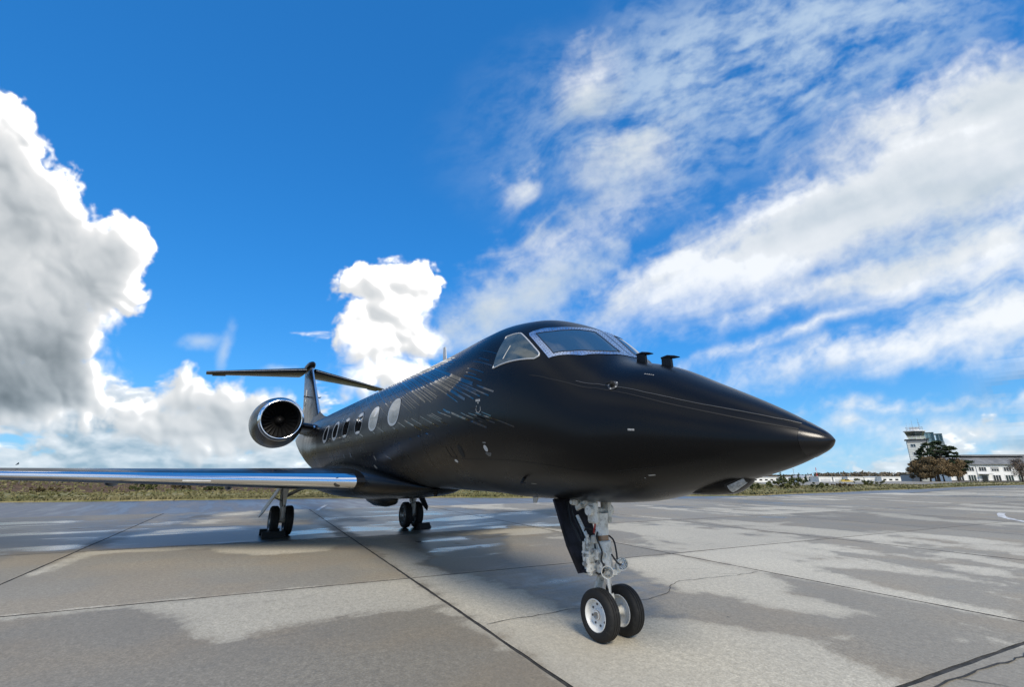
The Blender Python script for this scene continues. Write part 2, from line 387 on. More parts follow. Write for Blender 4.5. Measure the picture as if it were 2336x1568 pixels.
# ---------------------------------------------------------------- materials
def mat(name, col=(.5, .5, .5), rough=.5, metal=0.0, spec=.5, fn=None, coat=0.0, ior=None):
    m = bpy.data.materials.new(name); m.use_nodes = True; nt = m.node_tree; b = nt.nodes['Principled BSDF']
    b.inputs['Base Color'].default_value = (*col, 1); b.inputs['Roughness'].default_value = rough; b.inputs['Metallic'].default_value = metal
    b.inputs['Specular IOR Level'].default_value = spec; b.inputs['Coat Weight'].default_value = coat
    if ior: b.inputs['IOR'].default_value = ior
    if fn: fn(NT(nt), b)
    return m
def pos(T): return T.new('ShaderNodeNewGeometry').outputs['Position']
def objco(T): return T.new('ShaderNodeTexCoord').outputs['Object']
def bump(T, b, h, strength=.2, dist=.01):
    n = T.new('ShaderNodeBump'); n.inputs['Strength'].default_value = strength; n.inputs['Distance'].default_value = dist
    T.l.new(h, n.inputs['Height']); T.l.new(n.outputs[0], b.inputs['Normal'])
def vary(c1, c2, scale=8, rough=None, bmp=None, detail=5, thr=(.35, .65)):
    def fn(T, b):
        p = objco(T); n = T.noise(p, scale, detail, .6); f = T.ramp(n, *thr)
        T.l.new(T.mix(f, c1, c2), b.inputs['Base Color'])
        if rough: T.l.new(T.ramp(n, .3, .7, *rough), b.inputs['Roughness'])
        if bmp: bump(T, b, T.noise(p, scale * 6, 4, .6), bmp, .01)
    return fn
def attr(T, name):
    n = T.new('ShaderNodeAttribute'); n.attribute_name = name; return n

def f_paint(T, b):
    p = objco(T); n = T.noise(p, 1.3, 5, .55); g = T.noise(p, 60, 3, .6)
    T.l.new(T.mix(n, (.0030, .0032, .0036), (.0050, .0053, .0057)), b.inputs['Base Color'])
    T.l.new(T.m('ADD', T.ramp(n, .3, .7, .24, .31), T.m('MULTIPLY', g, .03)), b.inputs['Roughness'])
    bump(T, b, T.noise(p, .9, 2, .4), .08, .02)
M_PAINT = mat('matte_black_paint', spec=.23, fn=f_paint)
M_GLOSS = mat('gloss_black_film', (.002, .002, .0025), .05, spec=.5, ior=1.95)
M_SEAM = mat('seam_sealant', (.004, .004, .004), .7)
M_CAP = mat('gloss_black_nose_cap', (.006, .006, .007), .20, spec=.4, ior=1.45)
def f_chrome(T, b):
    p = objco(T); n = T.noise(T.mapping(p, sc=(.6, .6, 4)), 3, 5, .6)
    T.l.new(T.ramp(n, .3, .7, .10, .16), b.inputs['Roughness'])
    bump(T, b, T.noise(p, 1.1, 1, .4), .015, .02)
M_CHROME = mat('polished_metal', (.86, .87, .88), .07, 1.0, fn=f_chrome)
M_BRUSH = mat('brushed_aluminium', (.70, .74, .80), .3, 1.0, fn=vary((.62, .67, .74), (.74, .78, .84), 14, (.24, .34)))
M_FASTENER = mat('dark_fastener', (.10, .10, .11), .5, .6)
M_SCREEN = mat('windscreen_glass', (.020, .060, .125), .04, spec=.5, ior=1.5)
def f_side(T, b):
    p = objco(T); n = T.noise(p, 2.2, 3, .5)
    T.l.new(T.mix(T.ramp(n, .42, .62), (.024, .040, .042), (.075, .092, .085)), b.inputs['Base Color'])
M_SIDEGLASS = mat('side_window_glass', rough=.05, spec=.8, fn=f_side, ior=1.7)
M_SHADE = mat('drawn_window_shade', (.24, .25, .25), .07, spec=.6, coat=1.0, fn=vary((.20, .21, .21), (.30, .31, .31), 1.5))
M_DARKGLASS = mat('dark_cabin_glass', (.010, .011, .012), .05, spec=.8, ior=1.7)
M_FRAMEGREY = mat('window_frame_grey', (.50, .51, .51), .4, .3)
M_MARK = mat('pale_stencil_paint', (.30, .30, .29), .55, fn=vary((.20, .20, .19), (.36, .36, .35), 40))
def f_rubber(T, b):
    p = objco(T); n = T.noise(p, 16, 5, .65)
    T.l.new(T.mix(T.ramp(n, .5, .75), (.012, .012, .012), (.030, .029, .027)), b.inputs['Base Color'])
    bump(T, b, T.noise(p, 90, 3, .6), .15, .003)
M_RUBBER = mat('tyre_rubber', rough=.72, spec=.35, fn=f_rubber)
def f_gearpaint(T, b):
    p = objco(T); n = T.noise(p, 9, 6, .65); g = T.noise(p, 30, 4, .7)
    c = T.mix(T.ramp(n, .40, .66), (.76, .75, .69), (.50, .47, .40)); c = T.mix(T.ramp(g, .56, .72), c, (.09, .08, .065))
    T.l.new(c, b.inputs['Base Color'])
M_GEAR = mat('white_gear_enamel', rough=.38, fn=f_gearpaint)
M_RIM = mat('white_wheel_enamel', rough=.35, fn=vary((.72, .72, .69), (.52, .51, .47), 10, None, None, 6, (.5, .75)))
M_GREYMETAL = mat('grey_metal', (.30, .30, .30), .42, .8, fn=vary((.24, .24, .24), (.40, .40, .39), 12))
M_STEEL = mat('bright_steel', (.72, .72, .72), .16, 1.0)
M_TITAN = mat('bronze_fitting', (.30, .19, .12), .4, .8)
M_HOSE = mat('black_hose', (.012, .012, .012), .5)
M_RED = mat('red_ribbon', (.45, .03, .02), .6)
M_LAMP = mat('lamp_reflector', (.9, .9, .88), .08, 1.0, fn=lambda T, b: bump(T, b, T.voro(objco(T), 60, 0), .5, .01))
M_LENS = mat('clear_lens', (.35, .36, .37), .05, spec=.8, coat=1)
M_DARK = mat('dark_cavity', (.006, .006, .006), .8)
M_FAN = mat('fan_metal', (.020, .020, .021), .45, .5)
M_DOORIN = mat('gear_door_inner_face', (.010, .010, .012), .7, spec=.2, fn=vary((.008, .008, .010), (.02, .02, .03), 6))
M_LGREY = mat('light_grey_enamel', (.50, .51, .50), .42, fn=vary((.44, .45, .44), (.56, .56, .55), 5))

PITCH_S, S0, T0 = 6.25, -1.15, -2.10; SKEW = -.037            # the cross joints run slightly askew
# ---------------------------------------------------------------- slab grid axes on the ground: s runs across, t runs aft
GA = radians(85.55)
def gw(s, t): t = t + SKEW * s; return (s * cos(GA) - t * sin(GA), s * sin(GA) + t * cos(GA))
def wg(x, y): s = x * cos(GA) + y * sin(GA); return (s, -x * sin(GA) + y * cos(GA) - SKEW * s)
def bgp(off, d, z=0.0):
    """background place: off metres to the right of, d metres ahead of the standpoint"""
    v = CAM + RH * off + FH * d; return Vector((v.x, v.y, z))

def poly_sd(px, py, poly):
    """signed distance to polygon, positive inside"""
    q = np.asarray(poly, float); n = len(q); best = np.full(px.shape, 1e9); ins = np.zeros(px.shape, bool)
    for i in range(n):
        a = q[i]; b = q[(i + 1) % n]; e = b - a; L = max((e * e).sum(), 1e-9)
        t = np.clip(((px - a[0]) * e[0] + (py - a[1]) * e[1]) / L, 0, 1)
        best = np.minimum(best, np.hypot(px - a[0] - t * e[0], py - a[1] - t * e[1]))
        c = ((a[1] > py) != (b[1] > py)); ins ^= c & (px < (b[0] - a[0]) * (py - a[1]) / np.where(np.abs(b[1] - a[1]) < 1e-9, 1e-9, b[1] - a[1]) + a[0])
    return np.where(ins, best, -best)
DRY = [[(-4.99, -6.8), (-4.9, -6.2), (-4.27, -0.79), (-2.82, -0.92), (-1.25, -1.02), (-0.15, -1.11), (-0.31, -1.19), (-0.96, -1.18), (-1.67, -1.18), (-2.28, -1.19), (-2.43, -1.8), (-2.51, -2.42), (-2.48, -3.3), (-2.12, -3.64), (-2.55, -3.99), (-3.18, -4.17), (-3.88, -4.37), (-4.39, -4.69), (-4.6, -5.28), (-4.65, -6.13), (-4.73, -6.72)],
 [(-7.9, -6.72), (-10.89, -6.43), (-11.22, -6.25), (-10.87, -3.63), (-10.4, -0.29), (-9.19, -0.3), (-9.17, -0.65), (-8.95, -1.04), (-8.21, -1.51), (-8.31, -2.74), (-9.25, -3.62), (-10.22, -3.93), (-10.5, -6.1), (-9.64, -6.29), (-8.31, -6.49)],
 [(-10.18, -0.22), (-9.37, 0.49), (-7.41, 0.4), (-6.29, 0.4), (-5.42, -0.21), (-4.17, -0.05), (-4.06, 0.31), (-3.18, 0.18), (-2.45, 0.46), (-1.15, 0.01), (-0.57, -1.11), (-0.96, -1.03), (-2.0, -0.95), (-4.24, -0.8)],
 [(-10.05, 3.61), (-9.84, 4.92), (-9.58, 6.25), (-8.24, 5.42), (-8.23, 3.89)],
 [(-3.65, 3.84), (-3.41, 5.31), (-1.21, 5.06), (-0.7, 4.8), (-0.2, 4.34), (-0.02, 3.8), (0.46, 3.84), (1.14, 3.67), (0.96, 3.1), (0.33, 2.77), (-0.31, 2.85), (-0.77, 2.75), (-0.99, 2.39), (-1.92, 2.85), (-2.97, 3.27)],
 [(-3.5, 5.46), (-3.39, 7.51), (-3.02, 8.18), (-2.1, 7.42), (-0.49, 6.22), (0.6, 5.62), (2.29, 5.21), (2.35, 4.87), (0.84, 4.93), (-1.27, 5.16)]]
WETN = [(-4.02, 0.5), (-3.76, 2.67), (-2.97, 3.27), (-1.92, 2.85), (-1.15, 2.54), (-0.9, 1.68), (-0.25, 1.45), (0.05, 1.46), (-0.4, 0.93), (-0.89, 0.34), (-1.35, 0.3), (-1.85, 0.4), (-2.63, 0.31), (-3.35, 0.39)]
DRYN = [(-1.05, -1.0), (-3.4, 0.35), (-2.63, 0.28), (-1.85, 0.37), (-1.35, 0.28), (-0.89, 0.32), (-0.4, 0.9), (0.1, 1.4), (1.2, 1.9), (2.6, 1.2), (3.4, 0.2), (3.2, -2.4), (1.2, -1.25)]
PUDDLE = [[(-17.21, -13.16), (-17.34, -9.39), (-16.73, -6.3), (-14.67, -6.2), (-11.46, -6.6), (-11.25, -6.8), (-12.06, -8.03), (-12.68, -11.61)],
 [(-17.07, -5.99), (-14.82, -0.21), (-10.46, -0.4), (-10.63, -2.62), (-11.26, -6.26)],
 [(-15.15, 0.01), (-14.62, 5.32), (-14.39, 7.82), (-9.95, 4.99), (-10.36, -0.23)],
 [(-9.55, 0.81), (-8.92, 4.32), (-4.01, 1.19), (-4.23, -0.07), (-5.51, -0.13), (-6.29, 0.4)],
 ]
def damp_fields(x, y):
    """how far inside a damp stain / standing film of water each ground point lies (metres, signed)"""
    s, t = wg(x, y)
    g = fbm(s * .55 + 50, t * .16 + 50, 501, 5, .55) * .65 + fbm(s * .9 + 20, t * .9 + 20, 507, 5, .6) * .35   # stains drawn out along t
    dens = .47 - .10 * sstep(8, 16, t) + .02 * sstep(6, 20, s)
    si = np.floor((s - S0) / PITCH_S); ti = np.floor((t - T0) / PITCH_S); hs = lat(si * 7.31 + 200.5, ti * 5.17 + 200.5, 541) - .5           # each slab drains and soaks its own way
    dens = dens + .34 * hs * (np.abs(s - 2) + np.abs(t) > 4)
    damp = (g - dens) * 3.2
    left = sstep(.3, -.6, s + 1.15) * (t < 10.2)
    damp = damp * (1 - left) + left * 1.0                                                    # the slabs left of the wheel are damp
    damp = np.where((t > 10.2) & (t < 16.4) & (s < 5.1), np.maximum(damp, .4), damp)
    for q in DRY: damp = np.minimum(damp, -poly_sd(x, y, q))
    damp = np.maximum(np.minimum(damp, -poly_sd(x, y, DRYN)), poly_sd(x, y, WETN))
    pg = fbm(s * .30 + 80, t * .12 + 80, 521, 4, .5)
    pud = (pg - .60 + .13 * sstep(9, 15, t) - .14 * sstep(5, 20, s)) * 2.2
    pud = np.where(t < 9, np.minimum(pud, -.12), pud)
    for q in PUDDLE: pud = np.maximum(pud, poly_sd(x, y, q))
    pud = np.maximum(pud, np.minimum(poly_sd(x, y, WETN), .12))
    return damp, pud
def f_concrete(T, b):
    p = pos(T); d0 = attr(T, 'damp').outputs['Fac']; u0 = attr(T, 'puddle').outputs['Fac']
    e = T.noise(p, 3.2, 7, .62); e2 = T.noise(T.mapping(p, rot=(0, 0, -GA), sc=(2.2, .5, 1)), 1.6, 5, .6)
    dd = T.m('ADD', d0, T.m('ADD', T.m('MULTIPLY', T.m('SUBTRACT', e, .5), .55), T.m('MULTIPLY', T.m('SUBTRACT', e2, .5), .35)))
    d = T.m('ADD', T.m('MULTIPLY', T.ramp(dd, -.30, .10), .38), T.m('MULTIPLY', T.ramp(dd, -.07, .10), .62))
    u = T.ramp(T.m('ADD', u0, T.m('ADD', T.m('MULTIPLY', T.m('SUBTRACT', e, .5), .6), T.m('MULTIPLY', T.m('SUBTRACT', e2, .5), .7))), -.10, .35)
    grain = T.noise(p, 38, 5, .75); agg = T.voro(p, 46, 0); big = T.noise(p, .35, 5, .6); tone = T.new('ShaderNodeObjectInfo').outputs['Random']
    c = T.mix(T.ramp(grain, .30, .72), (.36, .325, .25), (.61, .57, .465))
    mid = T.noise(p, 13, 6, .68); c = T.v('SCALE', c, scale=T.ramp(mid, .28, .74, .80, 1.16))
    c = T.mix(T.m('MULTIPLY', T.ramp(agg, .0, .26, 1, 0), .35), c, (.20, .185, .165))
    c = T.mix(T.ramp(big, .35, .70, 0, .45), c, (.36, .33, .27))
    pit = T.voro(T.v('ADD', p, T.v('SCALE', T.noise(p, 6, 2, .5, out='Color'), scale=.2)), 1.15, 0)
    c = T.mix(T.ramp(pit, .015, .035, .75, 0), c, (.05, .045, .04))
    c = T.v('SCALE', c, scale=T.m('MULTIPLY_ADD', tone, .36, .82))
    dark = T.v('MULTIPLY', c, (.56, .545, .53))
    brown = T.mix(T.ramp(T.noise(p, .5, 3, .5), .42, .62, 0, .55), dark, T.v('MULTIPLY', c, (.64, .57, .49)))
    c2 = T.mix(d, c, brown); c2 = T.mix(u, c2, T.v('MULTIPLY', c, (.24, .242, .25)))
    film = T.ramp(T.noise(T.mapping(p, rot=(0, 0, -GA), sc=(1.0, .35, 1)), .55, 4, .55), .50, .60)        # patches where water really stands
    T.l.new(c2, b.inputs['Base Color'])
    r = T.m('SUBTRACT', T.m('SUBTRACT', .88, T.m('MULTIPLY', d, .24)), T.m('MULTIPLY', u, T.m('MULTIPLY_ADD', film, .22, .24)))
    T.l.new(r, b.inputs['Roughness'])
    h = T.m('ADD', T.m('MULTIPLY', grain, .6), T.m('MULTIPLY', agg, .4))
    n = T.new('ShaderNodeBump'); n.inputs['Distance'].default_value = .006
    T.l.new(T.m('SUBTRACT', .55, T.m('MULTIPLY', u, T.m('MULTIPLY_ADD', film, .22, .24))), n.inputs['Strength']); T.l.new(h, n.inputs['Height']); T.l.new(n.outputs[0], b.inputs['Normal'])
M_CONC = mat('apron_concrete', spec=.5, fn=f_concrete)
M_JOINT = mat('joint_filler', (.035, .033, .030), .85, fn=vary((.018, .018, .016), (.05, .047, .042), 6, None, .4))

def ground_attrs(me, W=None):
    co = np.zeros(len(me.vertices) * 3, np.float32); me.vertices.foreach_get('co', co); co = co.reshape(-1, 3)
    x, y = co[:, 0].astype(float), co[:, 1].astype(float)
    if W is not None: x = x + W[0]; y = y + W[1]
    d, u = damp_fields(x, y)
    for nm, v in (('damp', d), ('puddle', u)):
        me.attributes.new(nm, 'FLOAT', 'POINT').data.foreach_set('value', np.clip(v, -3, 3).astype(np.float32))

# ---------------------------------------------------------------- apron of concrete slabs
def make_apron():
    # far sheet first: lies under the built slabs and carries on where slabs get too thin to tell apart
    fs, ft = np.meshgrid(np.arange(-70, 171, 1.5), np.arange(-45, 75, 1.5))
    X, Y = gw(fs, ft)
    b = MB().grid(np.stack([X, Y, np.full(X.shape, -.055)], -1))
    ap = b.build('apron', M_CONC, fix=False); ground_attrs(ap.data); tag(ap, 'wide wet grey concrete apron of square slabs', None, None, 'structure')
    i0, i1, j0, j1 = -5, 9, -1, 4
    # filler bed seen in the joints
    q = [gw(S0 + i0 * PITCH_S - .02, T0 + j0 * PITCH_S - .02), gw(S0 + i1 * PITCH_S + .02, T0 + j0 * PITCH_S - .02), gw(S0 + i1 * PITCH_S + .02, T0 + j1 * PITCH_S + .02), gw(S0 + i0 * PITCH_S - .02, T0 + j1 * PITCH_S + .02)]
    bed = MB().add([(x, y, -.009) for x, y in q], [(0, 1, 2, 3)]).build('joint_filler', M_JOINT, ap, fix=False)
    for i in range(i0, i1):
        for j in range(j0, j1):
            n = 40 if (-3 < i < 3 and j < 3) else 16
            g = .023 + rng.uniform(-.003, .004); z = rng.uniform(-.0015, .0015)
            s = np.linspace(S0 + i * PITCH_S + g, S0 + (i + 1) * PITCH_S - g, n + 1); t = np.linspace(T0 + j * PITCH_S + g, T0 + (j + 1) * PITCH_S - g, n + 1)
            S, Tt = np.meshgrid(s, t)
            e = np.zeros_like(S)
            wob = lambda q, sd: (lat(q * 3 + 31.7 * i + 11, np.full(q.shape, 3.3 * j + sd), 77 + sd) - .5) * .012 + (lat(q * 11 + 7 * i, np.full(q.shape, 1.3 * j), 79 + sd) - .5) * .008
            S[:, 0] += wob(t, 1); S[:, -1] += wob(t, 2); Tt[0] += wob(s, 3); Tt[-1] += wob(s, 4)
            X, Y = gw(S, Tt); c = gw(S0 + (i + .5) * PITCH_S, T0 + (j + .5) * PITCH_S)
            Z = np.full(X.shape, z); Z[0] -= .002; Z[-1] -= .002; Z[:, 0] -= .002; Z[:, -1] -= .002
            P = np.stack([X - c[0], Y - c[1], Z], -1)
            mb = MB().grid(P)
            ring = [P[0, k] for k in range(n)] + [P[k, -1] for k in range(n)] + [P[-1, n - k] for k in range(n)] + [P[n - k, 0] for k in range(n)]
            R2 = np.array([ring, [(p[0], p[1], -.05) for p in ring]]); mb.grid(R2, True)
            o = mb.build('slab', M_CONC, ap, smooth=None, fix=False); o.data.materials.append(M_JOINT); o.data.polygons.foreach_set('material_index', [0] * (n * n) + [1] * (len(o.data.polygons) - n * n)); o.location = (c[0], c[1], 0); ground_attrs(o.data, c)
    # long cracks across the slab the nose wheel stands on, and the broken joint near the standpoint
    def crack(pts, w, nm='crack'):
        v = []; r2 = random.Random(len(pts) * 13)
        P = []
        for a, c in zip(pts, pts[1:]):
            m = max(2, int(math.dist(a, c) / .12))
            P += [(a[0] + (c[0] - a[0]) * k / m, a[1] + (c[1] - a[1]) * k / m) for k in range(m)]
        P.append(pts[-1]); L = []; Rr = []
        for k, (x, y) in enumerate(P):
            jx, jy = r2.gauss(0, .012), r2.gauss(0, .018); ww = w * r2.uniform(.5, 1.3)
            L.append((x + jx - ww / 2, y + jy, .0065)); Rr.append((x + jx + ww / 2, y + jy, .0065))
        MB().grid(np.array([L, Rr])).build(nm, M_JOINT, ap, fix=False)
    crack([(-1.23, -.95), (-1.19, -.2), (-1.16, .31), (-1.05, 1.0), (-.98, 1.69), (-1.05, 2.2), (-1.40, 2.7), (-1.52, 3.1), (-1.44, 3.6), (-1.26, 4.4), (-1.23, 5.05)], .013)
    crack([(-2.3, 3.9), (-2.0, 4.3), (-1.6, 4.2), (-1.3, 4.6)], .008)
    crack([(2.40, 1.2), (2.47, 1.9), (2.55, 2.6), (2.66, 3.2), (2.62, 3.9), (2.66, 5.0)], .022)
    crack([(2.47, 1.9), (2.75, 2.05), (3.0, 2.0)], .03)
    # white paint: arc on the right, worn dashes
    mk = mat('worn_white_marking', (.62, .62, .60), .7, fn=lambda T, b: T.l.new(T.mix(T.ramp(T.noise(pos(T), 2.5, 6, .7), .40, .56), (.30, .29, .27), (.70, .70, .68)), b.inputs['Base Color']))
    pts = [(-2.9, 29.2), (-2.75, 28.2), (-2.3, 26.3), (-1.65, 24.7), (-1.0, 23.6), (.2, 22.6)]
    P = []
    for k in range(len(pts) - 1):
        for h in range(6): f = h / 6; P.append(Vector((*pts[k], 0)).lerp(Vector((*pts[k + 1], 0)), f))
    P.append(Vector((*pts[-1], 0))); A = []; B = []
    for k, p in enumerate(P):
        d = (P[min(k + 1, len(P) - 1)] - P[max(k - 1, 0)]).normalized(); nrm = Vector((-d.y, d.x, 0)) * .13; A.append((p.x + nrm.x, p.y + nrm.y, .006)); B.append((p.x - nrm.x, p.y - nrm.y, .006))
    MB().grid(np.array([A, B])).build('painted_arc', mk, ap, fix=False)
    for (sx, tt, L, ang) in ((33.0, 22.5, 2.2, 1.3), (36, 20.2, 1.4, .1), (44, 19.0, 1.8, .1), (39, 16.0, 1.6, .1), (-.4, 24, 4.5, 1.35), (60, 18, 3, .1)):
        x, y = gw(sx, tt); d = Vector((cos(GA + ang), sin(GA + ang), 0)); nrm = Vector((-d.y, d.x, 0)) * .09; c = Vector((x, y, .004 if tt < 28 and sx < 36 else -.048))
        MB().add([c - d * L / 2 - nrm, c + d * L / 2 - nrm, c + d * L / 2 + nrm, c - d * L / 2 + nrm], [(0, 1, 2, 3)]).build('painted_dash', mk, ap, fix=False)
    return ap
APRON = make_apron()

# ---------------------------------------------------------------- turf, bank and far country, one sheet to the horizon
EDGE_A = [-180, -120, -75, -47.0, -38, -27.5, -19, -9, 2.2, 26.8, 33.8, 40.5, 46.6, 52, 75, 120, 180]
EDGE_R = [70, 70, 52, 44.9, 42.2, 40.2, 39.2, 38.7, 38.5, 48.4, 61.3, 84.2, 131.4, 180, 120, 70, 70]
def edge_r(a): return np.interp(a, EDGE_A, EDGE_R) + 1.1 * (lat(a * .35 + 300, a * 0 + 2.5, 611) - .5) + .5 * (lat(a * 1.7 + 300, a * 0 + 2.5, 613) - .5)
def terrain_z(a, r, re):
    v = r - re
    z = .05 + .20 * sstep(0, 6, v) + .55 * (fbm(a * .30 + 90, r * .05 + 90, 621, 4, .5) - .5) * sstep(1, 10, v)
    left = sstep(-16, -24, a)
    z = z + left * (.55 * sstep(12, 24, v) * sstep(60, 40, v)) * (.5 + fbm(a * .5 + 60, r * .04, 631, 3, .5))
    z = z - 3.9 * sstep(60, 300, v) - 4.5 * sstep(300, 900, v) - .9 * sstep(30, 90, v) * sstep(-10, -24, a)
    z = z - .6 * sstep(15, 60, v) * sstep(20, 34, a)
    return z
def f_turf(T, b):
    p = pos(T); soil = attr(T, 'soil').outputs['Fac']
    n = T.noise(p, .16, 6, .6); f = T.noise(p, 1.6, 6, .68); st = T.noise(T.mapping(p, rot=(0, 0, -YAW), sc=(.5, .05, 1)), 1.0, 5, .6)
    c = T.mix(T.ramp(n, .38, .62), (.16, .165, .065), (.30, .26, .135)); c = T.mix(T.ramp(f, .30, .70), T.v('MULTIPLY', c, (.72, .72, .68)), c)
    c = T.mix(T.ramp(st, .52, .66, 0, .6), c, (.36, .30, .17))
    so = T.mix(T.ramp(f, .3, .7), (.060, .038, .024), (.16, .105, .065))
    T.l.new(T.mix(T.ramp(T.m('ADD', soil, T.m('SUBTRACT', f, .5)), .35, .62), c, so), b.inputs['Base Color'])
    bump(T, b, f, .6, .25)
M_TURF = mat('dry_turf', rough=.95, spec=.15, fn=f_turf)
def make_terrain():
    A = np.concatenate([np.arange(-180, -60, 4), np.arange(-60, 62, .5), np.arange(62, 181, 4)]).astype(float)
    V = np.concatenate([[0, .04, .3, .8, 1.5, 2.5, 4, 6, 8, 10, 12.5, 15, 17.5, 20, 23, 26, 29, 32, 36, 40, 45, 50, 56, 63, 70, 80, 90, 105, 120, 140, 165, 190, 220, 260, 300, 360, 430, 520, 650, 900, 1400, 2500, 4000]])
    re = edge_r(A); P = []; soil = []
    for k, v in enumerate(V):
        r = re + v; z = terrain_z(A, r, re) if k else np.full(A.shape, -.12)
        w = YAW - np.radians(A); P.append(np.stack([CAM.x + r * np.cos(w), CAM.y + r * np.sin(w), z], -1))
        band = sstep(9, 13, v) * sstep(48, 34, v) if v < 60 else 0.0
        soil.append(np.where(True, band * sstep(-17, -26, A) * (.35 + .9 * fbm(A * .25 + 20, np.full(A.shape, v * .12), 641, 3, .5)), 0))
    o = MB().grid(np.array(P)).build('grass_field', M_TURF, smooth=60, fix=False)
    o.data.attributes.new('soil', 'FLOAT', 'POINT').data.foreach_set('value', np.array(soil, np.float32).ravel())
    tag(o, 'rough dry grass field beyond the apron', None, None, 'structure')
    return o
make_terrain()
def make_taxiway():
    A = np.arange(-62, 64, .5); re = edge_r(A); w = YAW - np.radians(A); P = []
    wob = .8 * (lat(A * .2 + 300, A * 0 + 7.5, 617) - .5)
    for k, f in enumerate((-15.0, -11, -7, -3, 1.5)): r = np.maximum(re + f + wob * (k == 0), 27.0 + k * .5); P.append(np.stack([CAM.x + r * np.cos(w), CAM.y + r * np.sin(w), np.full(A.shape, -.030)], -1))
    def fn(T, b):
        p = pos(T); n = T.noise(T.mapping(p, rot=(0, 0, -YAW), sc=(.12, .9, 1)), 1.0, 6, .6); g = T.noise(p, 3, 6, .7)
        T.l.new(T.mix(T.ramp(n, .35, .65), (.085, .088, .095), (.17, .17, .172)), b.inputs['Base Color']); T.l.new(T.ramp(n, .40, .62, .34, .62), b.inputs['Roughness']); bump(T, b, g, .15, .02)
    o = MB().grid(np.array(P)).build('taxiway', mat('wet_asphalt', fn=fn), None, None, False); tag(o, 'blue-grey wet asphalt taxiway along the grass', None, None, 'structure')
make_taxiway()
def tz(off, d):
    a = math.degrees(math.atan2(off, d)); r = math.hypot(off, d); A = np.array([a]); re = edge_r(A)
    return float(terrain_z(A, np.array([r]), re)[0]) if r > re[0] else 0.0
def ta(a, r):
    """place by bearing (deg right of the view) and range"""
    off, d = r * sin(radians(a)), r * cos(radians(a)); return bgp(off, d, tz(off, d))

# ================================================================ the jet (x forward, y to port, origin under the nose wheels)
XK = np.array([-25.7, -24.5, -21.5, -18.5, -15.5, -13, -4.5, -3.2, -2.2, -1.4, -.7, 0, .7, 1.2, 1.7, 2.2, 2.5, 2.6, 2.64])
ZT = np.array([3.68, 3.80, 3.95, 4.06, 4.09, 4.09, 4.09, 4.09, 4.08, 4.08, 4.0, 3.7, 3.13, 2.955, 2.69, 2.41, 2.212, 2.134, 2.08])
ZB = np.array([3.60, 3.40, 2.85, 2.28, 1.76, 1.52, 1.52, 1.52, 1.51, 1.48, 1.48, 1.48, 1.52, 1.61, 1.72, 1.85, 1.968, 2.024, 2.08])
WX = [-25.7, -24.5, -21.5, -18.5, -15.5, -13.0]; WW = [.04, .24, .62, .96, 1.22, 1.31]
def pchip(xk, yk, x):
    h = np.diff(xk); d = np.diff(yk) / h; m = np.zeros_like(yk); m[0], m[-1] = d[0], d[-1]
    for i in range(1, len(xk) - 1):
        if d[i - 1] * d[i] > 0:
            w1 = 2 * h[i] + h[i - 1]; w2 = h[i] + 2 * h[i - 1]; m[i] = (w1 + w2) / (w1 / d[i - 1] + w2 / d[i])
    i = np.clip(np.searchsorted(xk, x) - 1, 0, len(xk) - 2); t = (x - xk[i]) / h[i]
    return (2 * t**3 - 3 * t**2 + 1) * yk[i] + (t**3 - 2 * t**2 + t) * h[i] * m[i] + (-2 * t**3 + 3 * t**2) * yk[i + 1] + (t**3 - t**2) * h[i] * m[i + 1]
def surf0(x, th):
    x = np.clip(np.asarray(x, float), -25.7, 2.64); th = np.radians(np.asarray(th, float)); x, th = np.broadcast_arrays(x, th)
    zt = pchip(XK, ZT, x); zb = pchip(XK, ZB, x)
    s = np.clip((2.64 - x) / 5.0, 0, 1); w = np.where(x > -13, 1.31 * (1 - (1 - s)**2)**(.75 - .05 * np.clip((x - 1.6) / 1.0, 0, 1)), np.interp(x, WX, WW))
    k = np.clip((x + 4) / 4, 0, 1); zm = (zt + zb) / 2 - .06 * k * (zt - zb)
    c, sn = np.cos(th), np.sin(th); e = 2 / (2 + .5 * np.exp(-((x + 1.0) / 1.6)**2))
    y = np.where(sn > 0, w * np.sign(c) * np.abs(c)**e, w * c); z = np.where(sn > 0, zm + (zt - zm) * np.abs(sn)**e, zm + (zm - zb) * sn)
    return np.stack([x, y, z], -1)
def surf(x, th, off=0.0):
    p = surf0(x, th)
    if off == 0: return p
    a = surf0(np.asarray(x) + .01, th) - surf0(np.asarray(x) - .01, th); b = surf0(x, np.asarray(th) + .6) - surf0(x, np.asarray(th) - .6)
    n = np.cross(b, a); n /= np.maximum(np.linalg.norm(n, axis=-1, keepdims=True), 1e-9)
    ax = np.stack([p[..., 0], np.zeros_like(p[..., 0]), np.full_like(p[..., 0], 2.7)], -1)
    zt = pchip(XK, ZT, p[..., 0]); zb = pchip(XK, ZB, p[..., 0]); ax[..., 2] = (zt + zb) / 2
    n *= np.sign((n * (p - ax)).sum(-1, keepdims=True)); return p + n * off
JET = empty('business_jet', (0, 0, 0), 'matte black twin-engine business jet parked on the apron', 'airplane')
def part(mb, name, m, parent=JET, smooth=40, fix=True): return mb.build(name, m, parent, smooth, fix)

